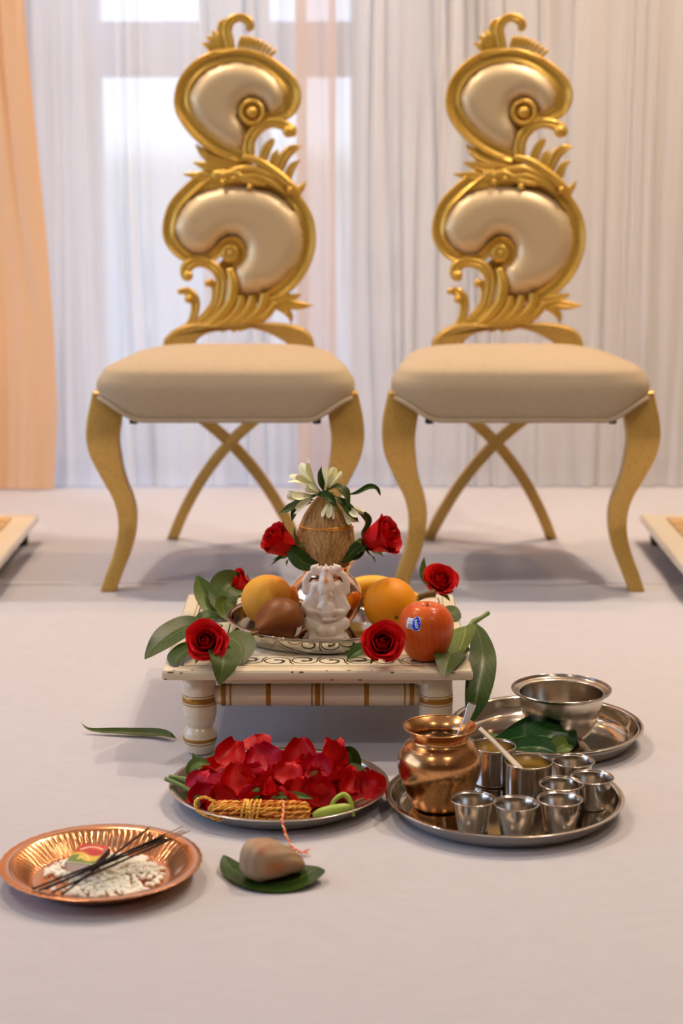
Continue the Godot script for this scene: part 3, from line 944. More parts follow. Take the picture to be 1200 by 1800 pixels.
# ---------------------------------------------------------------- plates, pots
func plate_profile(r: float, h: float, base: float, lip := 0.006) -> Array:
	# a steel plate: flat floor, sloping wall, rolled rim; outside then inside
	var p := [Vector2(0, 0.0), Vector2(base - 0.004, 0.0), Vector2(base, 0.0008)]
	for k in 7:
		var f := k / 6.0
		p.append(Vector2(lerpf(base + 0.001, r - lip, pow(f, 0.75)), lerpf(0.0016, h - 0.0028, pow(f, 1.25))))
	p += [Vector2(r - lip * 0.4, h - 0.0022), Vector2(r, h - 0.0014), Vector2(r + 0.0005, h - 0.0006), Vector2(r, h), Vector2(r - lip * 0.5, h + 0.0003), Vector2(r - lip - 0.001, h - 0.0004)]
	for k in range(6, -1, -1):
		var f := k / 6.0
		p.append(Vector2(lerpf(base - 0.0004, r - lip - 0.0014, pow(f, 0.75)), lerpf(0.0022, h - 0.0024, pow(f, 1.25))))
	p += [Vector2(base - 0.005, 0.0014), Vector2(base * 0.9, 0.0012), Vector2(0, 0.0012)]
	return p


func plate(called: String, label: String, at: Vector3, r: float, h: float, base: float, m: Material, lip := 0.006) -> MeshInstance3D:
	var g := Geo.new()
	g.lathe(plate_profile(r, h, base, lip), 96)
	return single(called, g, m, label, "plate", Transform3D(Basis(), at))


func shell(outer: Array, wall: float) -> Array:
	# closes an outer profile (bottom to rim) with an inner one
	var p := outer.duplicate()
	p.push_front(Vector2(0, outer[0].y))
	var n := outer.size()
	var last: Vector2 = outer[-1]
	p.append(Vector2(last.x - wall * 0.5, last.y + wall * 0.3))
	for k in range(n - 1, -1, -1):
		var q: Vector2 = outer[k]
		p.append(Vector2(maxf(q.x - wall, 0.0), maxf(q.y, outer[0].y + wall)))
	p.append(Vector2(0, outer[0].y + wall))
	return p


func profile(pts: Array, n: int) -> Array:
	var p := []
	for q in pts: p.append(Vector2(q[0], q[1]))
	return curve(p, n)


# ---------------------------------------------------------------- leaves and flowers
func leaf_geo(g: Geo, pts: Array, width: float, up: Vector3, fold := 0.25, peak := 0.45, wave := 0.0, twist := 0.0, blunt := 1.0) -> void:
	# pts: midrib from stalk to tip (Vector3)
	var n := 22
	var c := curve(pts, n + 1)
	var m := 8
	var rows := []
	for k in n + 1:
		var t := ((c[mini(k + 1, n)] - c[maxi(k - 1, 0)]) as Vector3).normalized()
		var b := t.cross(up.normalized()).normalized()
		var nn := b.cross(t).normalized()
		var q := Basis(t, twist * k / n)
		rows.append([c[k], q * b, q * nn])
	g.grid(n, m, func(u: float, v: float) -> Vector3:
		var r: Array = rows[roundi(u * n)]
		var e := pow(u, log(0.5) / log(peak))
		var w := width * 0.5 * pow(maxf(sin(e * PI), 0.0), blunt) if u > 0.0 and u < 1.0 else 0.0
		var s := v * 2.0 - 1.0
		var lift := fold * absf(s) * w + wave * w * sin(u * 17.0 + s * 2.0) * s * s
		return (r[0] as Vector3) + (r[1] as Vector3) * (s * w * cos(fold)) + (r[2] as Vector3) * lift)


func leaf(called: String, label: String, pts: Array, width: float, m: Material, up := Vector3.UP, fold := 0.25, peak := 0.45, wave := 0.0, twist := 0.0, blunt := 1.0, group := "") -> MeshInstance3D:
	var g := Geo.new()
	leaf_geo(g, pts, width, up, fold, peak, wave, twist, blunt)
	return single(called, g, m, label, "leaf", Transform3D(), group)


func rose_petal(g: Geo, phi: float, half: float, r0: float, r1: float, h0: float, h1: float, flare: float, skew: float, shut := 0.0) -> void:
	# one petal of a rose that opens along +y
	g.grid(12, 10, func(u: float, v: float) -> Vector3:
		var s := u * 2.0 - 1.0
		var a := phi + s * half * (0.42 + 0.58 * sin(minf(v * 1.35, 1.0) * PI / 2)) + skew * v
		var top := h1 - (h1 - h0) * (0.20 * pow(absf(s), 2.6)) - 0.0009 * cos(s * 9.0 + phi * 3.0)
		var y := lerpf(h0, top, v)
		var r := lerpf(r0, r1, sin(pow(v, 0.8) * PI / 2))
		r *= 1.0 - shut * smoothstep(0.35, 1.0, v)
		r += flare * (1.0 - shut) * pow(maxf(v - 0.55, 0.0) / 0.45, 2.0) * (1.0 - 0.25 * s * s) + 0.0006 * sin(s * 7.0 + phi * 5.0) * v
		r += 0.0012 * s
		y -= flare * 0.55 * pow(maxf(v - 0.72, 0.0) / 0.28, 2.0)
		return Vector3(cos(a) * r, y, sin(a) * r)
		, false, false, func(_u: float, v: float) -> Color:
			var k := lerpf(1.0, 1.12, smoothstep(0.7, 1.0, v))
			return Color(k, k, k))


func rose(label: String, at: Vector3, up: Vector3, size: float, open: float, spin: float, group := "red roses among the offerings") -> Node3D:
	var t := thing("rose", label, "rose", at, group)
	t.transform = aimed(at, up, spin)
	var n := 17
	for k in n:
		var f := float(k) / (n - 1)
		var g := Geo.new()
		var R := size * lerpf(0.22, 0.60 + 0.32 * open, pow(f, 0.85))
		var H := size * lerpf(1.52, lerpf(1.36, 0.80, open), f)
		rose_petal(g, k * 2.39996 + rng.randf() * 0.2, lerpf(1.7, 0.98, f), R * 0.30 + 0.001, R, 0.002, H, size * lerpf(0.07, 0.12 + 0.32 * open, pow(f, 1.2)), 0.25, 0.85 * smoothstep(0.62, 0.0, f))
		part(t, "petal", g, M.rose_deep if f < 0.35 else M.rose_red)
	for k in 5:
		var g := Geo.new()
		var a := TAU * k / 5 + 0.4
		var d := Vector3(cos(a), 0, sin(a))
		var o: float = 0.25 + 0.35 * rng.randf()
		leaf_geo(g, [d * 0.003 + Vector3(0, 0.0, 0), d * size * 0.45 + Vector3(0, size * 0.10, 0), d * size * (0.62 + 0.2 * o) + Vector3(0, size * (0.45 - 0.4 * o), 0), d * size * (0.80 + 0.45 * o) + Vector3(0, size * (0.75 - 1.0 * o), 0)], size * 0.34, Vector3.UP, 0.2, 0.35)
		part(t, "sepal", g, M.sepal_green)
	var s := Geo.new()
	s.lathe([Vector2(0, -size * 0.30), Vector2(size * 0.10, -size * 0.28), Vector2(size * 0.16, -size * 0.14), Vector2(size * 0.20, -size * 0.02), Vector2(size * 0.28, size * 0.06), Vector2(0, size * 0.08)], 16)
	part(t, "calyx", s, M.sepal_green)
	return t


func lily(label: String, at: Vector3, up: Vector3, L: float, open: float, spin := 0.0) -> Node3D:
	# alstroemeria: six narrow petals round a short tube
	var t := thing("white_flower", label, "flower", at, "white flowers on the coconut")
	t.transform = aimed(at, up, spin)
	for k in 6:
		var g := Geo.new()
		var a := TAU * k / 6
		var d := Vector3(cos(a), 0, sin(a))
		var w := L * (0.36 if k % 2 else 0.28)
		var pts := curve([Vector3.ZERO + d * 0.0008, d * L * (0.12 + 0.05 * open) + Vector3(0, L * 0.35, 0), d * L * (0.16 + 0.22 * open) + Vector3(0, L * 0.72, 0), d * L * (0.18 + 0.48 * open) + Vector3(0, L * (1.0 - 0.10 * open), 0)], 13)
		g.grid(12, 6, func(u: float, v: float) -> Vector3:
			var s := v * 2.0 - 1.0
			var ww := w * 0.5 * (pow(sin(pow(u, 1.5) * PI * 0.93), 0.8) if u > 0.0 else 0.0) + 0.0004
			var side := Vector3(-sin(a), 0, cos(a))
			return pts[roundi(u * 12)] + side * s * ww - d * ww * 0.55 * s * s * -1.0
			, false, false, func(u: float, v: float) -> Color:
				var green := clampf(smoothstep(0.35, 0.0, u) + smoothstep(0.2, 0.0, absf(v - 0.5)) * 0.55 * (1.0 - u * 0.4), 0.0, 1.0)
				return Color(1, 1, 1).lerp(Color(0.38, 0.52, 0.12), green))
		part(t, "petal", g, M.lily_white)
	var s := Geo.new()
	s.tube([Vector4(0, -L * 0.45, 0, 0.0011), Vector4(0, -L * 0.15, 0, 0.0013), Vector4(0, 0, 0, 0.0024), Vector4(0, L * 0.10, 0, 0.0028), Vector4(0, L * 0.16, 0, 0.0012)], 8, Vector3(1, 0, 0.1))
	part(t, "stem", s, M.stem_green)
	return t


# ---------------------------------------------------------------- the steel plate on the table and what it carries
func build_tray() -> void:
	plate("steel_plate", "deep polished steel plate on the low table, holding the copper pot and fruit", Vector3(-0.0245, 0.1301, -2.658), 0.1495, 0.0255, 0.137, M.steel_mirror, 0.006)
	var y0 := 0.1316
	# copper pot
	var at := Vector3(-0.0238, y0, -2.687)
	var g := Geo.new()
	g.lathe(shell(profile([[0.026, 0], [0.034, 0.002], [0.046, 0.015], [0.0545, 0.032], [0.0568, 0.045], [0.054, 0.058], [0.046, 0.070], [0.038, 0.0775], [0.0345, 0.082], [0.0345, 0.087], [0.037, 0.092], [0.042, 0.0965], [0.0455, 0.0985]], 40), 0.0012), 72)
	single("copper_pot", g, M.copper_bright, "shiny rose copper pot on the steel plate, with the coconut in its mouth", "pot", Transform3D(Basis(), at))
	# coconut in its husk
	var cp := Vector3(-0.0238, y0 + 0.079, -2.687)
	var t := thing("coconut", "brown husked coconut standing point up in the copper pot", "coconut", cp)
	var sil := [[0, 0], [0.022, 0.004], [0.0315, 0.011], [0.0365, 0.020], [0.0412, 0.034], [0.0432, 0.050], [0.0418, 0.066], [0.0365, 0.083], [0.0290, 0.098], [0.0210, 0.110], [0.0135, 0.119], [0.0068, 0.126], [0, 0.129]]
	var prof := profile(sil, 40)
	var shade := func(a: float) -> Color:
		var k := 0.62 + 0.38 * (0.5 + 0.5 * sin(a * 37.0 + 2.0 * sin(a * 11.0))) * (0.6 + 0.4 * sin(a * 83.0))
		return Color(0.62, 0.38, 0.145) * k
	g = Geo.new()
	g.grid(140, 39, func(u: float, v: float) -> Vector3:
		var q: Vector2 = prof[roundi(v * 39)]
		var r := q.x * (1.0 + 0.012 * sin(u * TAU * 3.0 + v * 3.0) + 0.006 * sin(u * TAU * 35.0 + 2.0 * sin(v * 5.0)))
		return Vector3(r * cos(u * TAU), q.y, r * sin(u * TAU)), true, false, func(u: float, v: float) -> Color: return shade.call(u * TAU + 0.3 * v))
	part(t, "husk", g, M.husk)
	g = Geo.new()
	var tones := [Color(0.78, 0.50, 0.20), Color(0.64, 0.37, 0.12), Color(0.85, 0.60, 0.28), Color(0.42, 0.22, 0.07), Color(0.72, 0.45, 0.18)]
	for k in 900:
		var a := rng.randf() * TAU
		var i0 := rng.randi_range(2, 26)
		var n := rng.randi_range(6, 13)
		var drift := rng.randf_range(-0.05, 0.05) * (4.0 if rng.randf() < 0.12 else 1.0)
		var lift := rng.randf_range(0.0002, 0.0009)
		var p := []
		for q in range(0, n + 1, 2):
			var s: Vector2 = prof[mini(i0 + q, 39)]
			var r := s.x + lift * (1.0 if q > 0 else 0.3) + (0.0012 if i0 + q > 34 and rng.randf() < 0.3 else 0.0)
			p.append(Vector4(cos(a + drift * q) * r, s.y, sin(a + drift * q) * r, rng.randf_range(0.00022, 0.00042)))
		g.tint = tones[rng.randi() % 5]
		g.tube(p, 4)
	g.tint = Color(1, 1, 1)
	var fib := part(t, "husk_fibre", g, M.husk)
	fib.set_meta("kind", "stuff")
	# orange gold thread tied round it
	g = Geo.new()
	for s in 2:
		var p := []
		for k in 121:
			var a := TAU * k / 120.0
			var y := 0.0745 + 0.0028 * sin(a - 0.6) + (0.0035 * smoothstep(0.2, 1.2, sin(a + 0.8)) if s == 1 else 0.0)
			var r := 0.0396 - (y - 0.0745) * 0.4 + 0.0008
			var w := a * 46.0 + s * PI
			p.append(Vector4(cos(a) * (r + 0.0007 * cos(w)), y + 0.0008 * sin(w), sin(a) * (r + 0.0007 * cos(w)), 0.00130))
		g.tint = Color(0.85, 0.36, 0.04) if s else Color(0.70, 0.32, 0.06)
		g.tube(p, 6)
	single("thread_ring", g, M.thread, "orange gold thread tied round the coconut above its middle", "thread", Transform3D(Basis(), cp))
	build_coconut_flowers(cp)
	build_statue(Vector3(-0.0228, y0, -2.598))
	build_fruit(y0)


func build_coconut_flowers(cp: Vector3) -> void:
	var top := cp + Vector3(0, 0.128, 0)
	lily("white flower at the top of the coconut, opening upward beside the dark leaf", top + Vector3(0.003, 0.006, 0.012), Vector3(0.30, 1.0, 0.30), 0.034, 0.4, 0.4)
	lily("palest, most open white flower at the back left of the coconut top", top + Vector3(-0.016, 0.008, -0.004), Vector3(-0.75, 0.75, 0.1), 0.040, 0.85, 0.2)
	lily("white flower on the left, lying level over the coconut shoulder", top + Vector3(-0.017, -0.003, 0.014), Vector3(-0.95, -0.22, 0.35), 0.040, 0.5, 0.1)
	lily("white flower hanging down the front of the coconut", top + Vector3(0.008, -0.008, 0.026), Vector3(-0.22, -1.0, 0.30), 0.028, 0.25, 0.5)
	lily("white flower drooping on the right shoulder of the coconut", top + Vector3(0.024, -0.014, 0.014), Vector3(0.72, -0.72, 0.3), 0.036, 0.5, 0.3)
	lily("closed greenish white bud left of the upright flower", top + Vector3(-0.008, 0.001, 0.014), Vector3(-0.85, 0.45, 0.3), 0.024, 0.06, 0.2)
	var w := "small dark green leaves of the white flowers"
	var P := func(x: float, y: float, z: float) -> Vector3: return top + Vector3(x, y, z)
	leaf("flower_leaf", "dark green leaf standing up between the two topmost white flowers", [P.call(-0.003, 0.002, 0.006), P.call(-0.007, 0.014, 0.010), P.call(-0.010, 0.028, 0.008), P.call(-0.006, 0.041, 0.004)], 0.013, M.leaf_dark, Vector3(0.4, 0, 1), 0.5, 0.5, 0.1, 0.4, 1.0, w)
	leaf("flower_leaf", "dark green leaf pointing right across the coconut front, under the upright flower", [P.call(-0.012, -0.002, 0.016), P.call(0.0, 0.0, 0.024), P.call(0.010, -0.008, 0.029), P.call(0.017, -0.018, 0.032)], 0.015, M.leaf_dark, Vector3(0.1, 0.6, 1), 0.35, 0.45, 0.1, 0.0, 1.0, w)
	leaf("flower_leaf", "broad pale green leaf arching over the coconut, right of its tip", [P.call(0.004, 0.006, 0.010), P.call(0.018, 0.010, 0.018), P.call(0.030, -0.001, 0.022), P.call(0.034, -0.022, 0.022)], 0.021, M.leaf_olive, Vector3(0.7, 0.6, 0.6), 0.3, 0.5, 0.1, 0.0, 0.8, w)
	leaf("flower_leaf", "dark green leaf running down the right shoulder of the coconut", [P.call(0.016, -0.004, 0.016), P.call(0.028, -0.016, 0.026), P.call(0.040, -0.030, 0.026), P.call(0.050, -0.044, 0.018)], 0.020, M.leaf_dark, Vector3(0.5, 0.6, 0.8), 0.4, 0.4, 0.1, 0.0, 1.0, w)
	leaf("flower_leaf", "curled dark leaf reaching far right above the right rose", [P.call(0.030, -0.004, 0.006), P.call(0.048, -0.001, 0.006), P.call(0.064, 0.007, 0.004), P.call(0.077, 0.005, 0.004), P.call(0.083, -0.006, 0.006)], 0.012, M.leaf_dark, Vector3(0.1, 0.9, 0.5), 0.5, 0.5, 0.1, 0.3, 1.0, w)
	leaf("flower_leaf", "dark leaf pointing down beside the right rose", [P.call(0.046, -0.028, 0.012), P.call(0.056, -0.032, 0.012), P.call(0.064, -0.044, 0.010), P.call(0.056, -0.064, 0.012)], 0.013, M.leaf_dark, Vector3(0.3, 0.3, 1), 0.4, 0.5, 0.1, 0.0, 1.0, w)
	leaf("flower_leaf", "long green leaf pointing left above the left rose", [P.call(-0.016, -0.008, 0.018), P.call(-0.036, -0.013, 0.018), P.call(-0.054, -0.022, 0.018), P.call(-0.072, -0.030, 0.018)], 0.017, M.leaf_olive, Vector3(0.1, 0.8, 0.6), 0.3, 0.5, 0.1, 0.0, 1.0, w)
	leaf("flower_leaf", "dark leaf drooping over the left rose top", [P.call(-0.020, -0.012, 0.020), P.call(-0.036, -0.018, 0.022), P.call(-0.046, -0.028, 0.022), P.call(-0.051, -0.042, 0.022)], 0.016, M.leaf_dark, Vector3(-0.3, 0.7, 0.6), 0.4, 0.5, 0.1, 0.0, 1.0, w)
	rose("half open rose leaning left out of the copper pot", cp + Vector3(-0.048, 0.040, 0.014), Vector3(-0.86, 0.66, 0.40), 0.036, 0.10, 0.7)
	rose("half open rose leaning right out of the copper pot", cp + Vector3(0.058, 0.052, 0.016), Vector3(0.92, 0.42, 0.42), 0.040, 0.22, 2.2)
	var r := cp + Vector3(0, 0.0265, 0)
	var v := "dark green leaves in the pot mouth"
	leaf("pot_leaf", "broad dark leaf curving over the left of the pot mouth", [r + Vector3(-0.060, 0.030, 0.030), r + Vector3(-0.048, 0.014, 0.034), r + Vector3(-0.030, 0.000, 0.040), r + Vector3(-0.008, -0.004, 0.040)], 0.028, M.leaf_dark, Vector3(-0.2, 0.6, 1), 0.2, 0.55, 0.05, 0.0, 0.8, v)
	leaf("pot_leaf", "pointed dark leaf rising from the right of the pot mouth to the rose", [r + Vector3(0.022, -0.002, 0.034), r + Vector3(0.040, 0.014, 0.030), r + Vector3(0.056, 0.026, 0.026), r + Vector3(0.068, 0.038, 0.024)], 0.022, M.leaf_dark, Vector3(-0.3, 0.7, 0.9), 0.3, 0.5, 0.05, 0.0, 0.9, v)
	leaf("pot_leaf", "lower dark leaf on the right of the pot mouth, its edge over the rim", [r + Vector3(0.020, -0.004, 0.028), r + Vector3(0.036, 0.004, 0.026), r + Vector3(0.050, 0.010, 0.020), r + Vector3(0.060, 0.022, 0.016)], 0.020, M.leaf_olive, Vector3(0.3, 0.9, 0.4), 0.3, 0.5, 0.05, 0.0, 0.9, v)
	leaf("pot_leaf", "narrow leaf behind the left rose, pointing down left", [r + Vector3(-0.046, 0.020, 0.020), r + Vector3(-0.056, 0.014, 0.020), r + Vector3(-0.070, 0.004, 0.022), r + Vector3(-0.084, -0.008, 0.024)], 0.008, M.leaf_dark, Vector3(-0.3, 0.7, 0.8), 0.3, 0.4, 0.0, 0.0, 1.0, v)


# ---------------------------------------------------------------- white marble figure, meshed from a smooth field of capsules
func build_statue(at: Vector3) -> void:
	# units of 0.112 mm: x from the middle, y up from the foot, z to the front
	var caps := [
		[-270, 20, 10, 270, 20, 10, 36, 36], [-225, 62, 10, 225, 62, 10, 52, 52], [-190, 40, 60, 190, 40, 60, 46, 46], [-170, 110, 30, 170, 110, 30, 70, 70],
		[-165, 520, -20, -170, 400, -14, 104, 118], [165, 520, -20, 170, 400, -14, 104, 118], [-200, 600, -24, 200, 600, -24, 62, 62],
		[-215, 225, 20, 60, 150, 90, 88, 66], [215, 225, 20, -60, 150, 90, 88, 66], [-240, 250, -10, -200, 300, -20, 46, 40], [240, 250, -10, 200, 300, -20, 46, 40],
		[0, 330, -10, 0, 620, -20, 150, 118], [0, 400, 50, 0, 420, 52, 122, 112], [-150, 330, 0, 150, 330, 0, 100, 100],
		[-110, 600, -10, 110, 600, -10, 86, 86], [0, 690, 34, 0, 760, 30, 112, 96],
		[0, 800, 10, 0, 900, 0, 92, 66], [0, 880, 6, 0, 975, 0, 54, 18], [-55, 905, 0, -60, 965, 0, 34, 14], [55, 905, 0, 60, 965, 0, 34, 14],
		[-80, 900, -14, -150, 930, -16, 58, 48], [-150, 930, -16, -98, 985, -16, 46, 12], [80, 900, -14, 150, 930, -16, 58, 48], [150, 930, -16, 98, 985, -16, 46, 12],
		[-125, 705, 20, -165, 600, 16, 66, 40], [125, 705, 20, 165, 600, 16, 66, 40],
		[0, 700, 62, -4, 600, 78, 50, 42], [-4, 600, 78, -16, 500, 96, 42, 36], [-16, 500, 96, -50, 440, 106, 36, 30], [-50, 440, 106, -90, 452, 104, 30, 24],
		[-60, 640, 96, -80, 610, 120, 16, 9], [60, 640, 96, 80, 610, 120, 16, 9],
		[-150, 585, -24, -255, 640, -26, 58, 42], [-250, 640, -26, -262, 760, -26, 54, 42], [-262, 760, -26, -214, 852, -26, 42, 38], [-214, 852, -26, -110, 905, -20, 38, 44], [-165, 640, -24, -180, 690, -24, 56, 46], [-262, 800, -26, -250, 860, -26, 26, 10],
		[150, 585, -24, 255, 640, -26, 58, 42], [250, 640, -26, 262, 760, -26, 54, 42], [262, 760, -26, 214, 852, -26, 42, 38], [214, 852, -26, 110, 905, -20, 38, 44], [165, 640, -24, 180, 690, -24, 56, 46], [262, 800, -26, 250, 860, -26, 26, 10],
		[-205, 720, -10, -160, 762, 0, 24, 24], [205, 720, -10, 160, 762, 0, 24, 24],
		[-190, 560, 0, -262, 455, 16, 54, 50], [-262, 455, 16, -215, 400, 60, 50, 38], [-215, 400, 60, -130, 390, 96, 36, 28], [190, 560, 0, 262, 430, 16, 54, 50], [262, 430, 16, 210, 380, 60, 48, 38], [210, 380, 60, 120, 400, 100, 36, 30],
		[-285, 470, -10, -285, 505, -10, 22, 14], [285, 440, -10, 290, 400, -10, 22, 16], [-30, 300, 130, 120, 300, 96, 22, 20],
	]
	var cell := 10.0
	var lo := Vector3(-330, -16, -110)
	var nx := 67; var ny := 104; var nz := 32
	var field := PackedFloat32Array()
	field.resize(nx * ny * nz)
	field.fill(60.0)
	var kk := 14.0
	for c in caps:
		var a := Vector3(c[0], c[1], c[2]); var b := Vector3(c[3], c[4], c[5])
		var ra: float = c[6]; var rb: float = c[7]
		var pad := Vector3.ONE * (maxf(ra, rb) + 34.0)
		var i0 := ((a.min(b) - pad - lo) / cell).floor().clamp(Vector3.ZERO, Vector3(nx - 1, ny - 1, nz - 1))
		var i1 := ((a.max(b) + pad - lo) / cell).ceil().clamp(Vector3.ZERO, Vector3(nx - 1, ny - 1, nz - 1))
		var ab := b - a
		var l2 := maxf(ab.length_squared(), 1e-6)
		for iz in range(int(i0.z), int(i1.z) + 1):
			for iy in range(int(i0.y), int(i1.y) + 1):
				for ix in range(int(i0.x), int(i1.x) + 1):
					var p := lo + Vector3(ix, iy, iz) * cell
					var t := clampf((p - a).dot(ab) / l2, 0, 1)
					var q := p - a - ab * t
					q.z *= 1.35
					var d := q.length() - lerpf(ra, rb, t)
					var id := (iz * ny + iy) * nx + ix
					var e := field[id]
					var h := maxf(kk - absf(e - d), 0.0) / kk
					field[id] = minf(e, d) - h * h * kk * 0.25
	var g := surface_nets(field, nx, ny, nz, lo, cell, 0.0001165, func(p: Vector3) -> Color:
		# a smear of vermilion on the brow and faint ochre in the carving
		var r := smoothstep(62.0, 8.0, Vector2(p.x * 1.5, (p.y - 805.0) * 0.62).length()) * smoothstep(0.0, 40.0, p.z)
		var r2 := smoothstep(40.0, 4.0, Vector2(p.x - 8.0, p.y - 915.0).length()) * smoothstep(-20.0, 20.0, p.z)
		var o := 0.5 * smoothstep(40.0, 6.0, absf(absf(p.x) - 135.0)) * smoothstep(80.0, 20.0, absf(p.y - 420.0))
		return Color(1, 1, 1).lerp(Color(0.95, 0.30, 0.07), clampf(r + 0.7 * r2, 0.0, 0.85)).lerp(Color(0.85, 0.62, 0.30), o * 0.5))
	single("deity_figurine", g, M.marble, "small white marble figurine of a seated elephant headed deity before the copper pot", "figurine", Transform3D(Basis(), at))


func surface_nets(f: PackedFloat32Array, nx: int, ny: int, nz: int, lo: Vector3, cell: float, unit: float, cf: Callable) -> Geo:
	var g := Geo.new()
	var id := PackedInt32Array()
	id.resize(nx * ny * nz)
	id.fill(-1)
	var corner := PackedInt32Array()
	for k in 8: corner.append((k & 1) + ((k >> 1) & 1) * nx + ((k >> 2) & 1) * nx * ny)
	for z in nz - 1:
		for y in ny - 1:
			for x in nx - 1:
				var b := (z * ny + y) * nx + x
				var s := 0
				for k in 8:
					if f[b + corner[k]] < 0.0: s += 1
				if s == 0 or s == 8: continue
				var sum := Vector3()
				var n := 0
				for e in 12:
					var ax := e / 4
					var r := e % 4
					var k0: int = [[0, 2, 4, 6], [0, 1, 4, 5], [0, 1, 2, 3]][ax][r]
					var k1: int = k0 | (1 << ax)
					var d0 := f[b + corner[k0]]
					var d1 := f[b + corner[k1]]
					if (d0 < 0.0) == (d1 < 0.0): continue
					var p0 := Vector3(k0 & 1, (k0 >> 1) & 1, (k0 >> 2) & 1)
					var p1 := Vector3(k1 & 1, (k1 >> 1) & 1, (k1 >> 2) & 1)
					sum += p0.lerp(p1, d0 / (d0 - d1))
					n += 1
				var p := lo + (Vector3(x, y, z) + sum / n) * cell
				id[b] = g.vert(p * unit, Vector2(), cf.call(p))
	for z in range(1, nz - 1):
		for y in range(1, ny - 1):
			for x in range(1, nx - 1):
				var b := (z * ny + y) * nx + x
				var inside := f[b] < 0.0
				for ax in 3:
					var st: int = [1, nx, nx * ny][ax]
					if (f[b + st] < 0.0) == inside: continue
					var u: int = [nx, nx * ny, 1][ax]
					var v: int = [nx * ny, 1, nx][ax]
					var q := [id[b], id[b - u], id[b - u - v], id[b - v]]
					if q.min() < 0: continue
					if inside:
						g.tri(q[0], q[2], q[1]); g.tri(q[0], q[3], q[2])
					else:
						g.tri(q[0], q[1], q[2]); g.tri(q[0], q[2], q[3])
	return g


# ---------------------------------------------------------------- fruit
func blotch(d: Vector3, sd: float) -> float:
	return 0.5 + 0.25 * sin(d.x * 5.0 + sd) + 0.25 * sin(d.y * 7.0 + d.z * 4.0 + sd * 2.0)


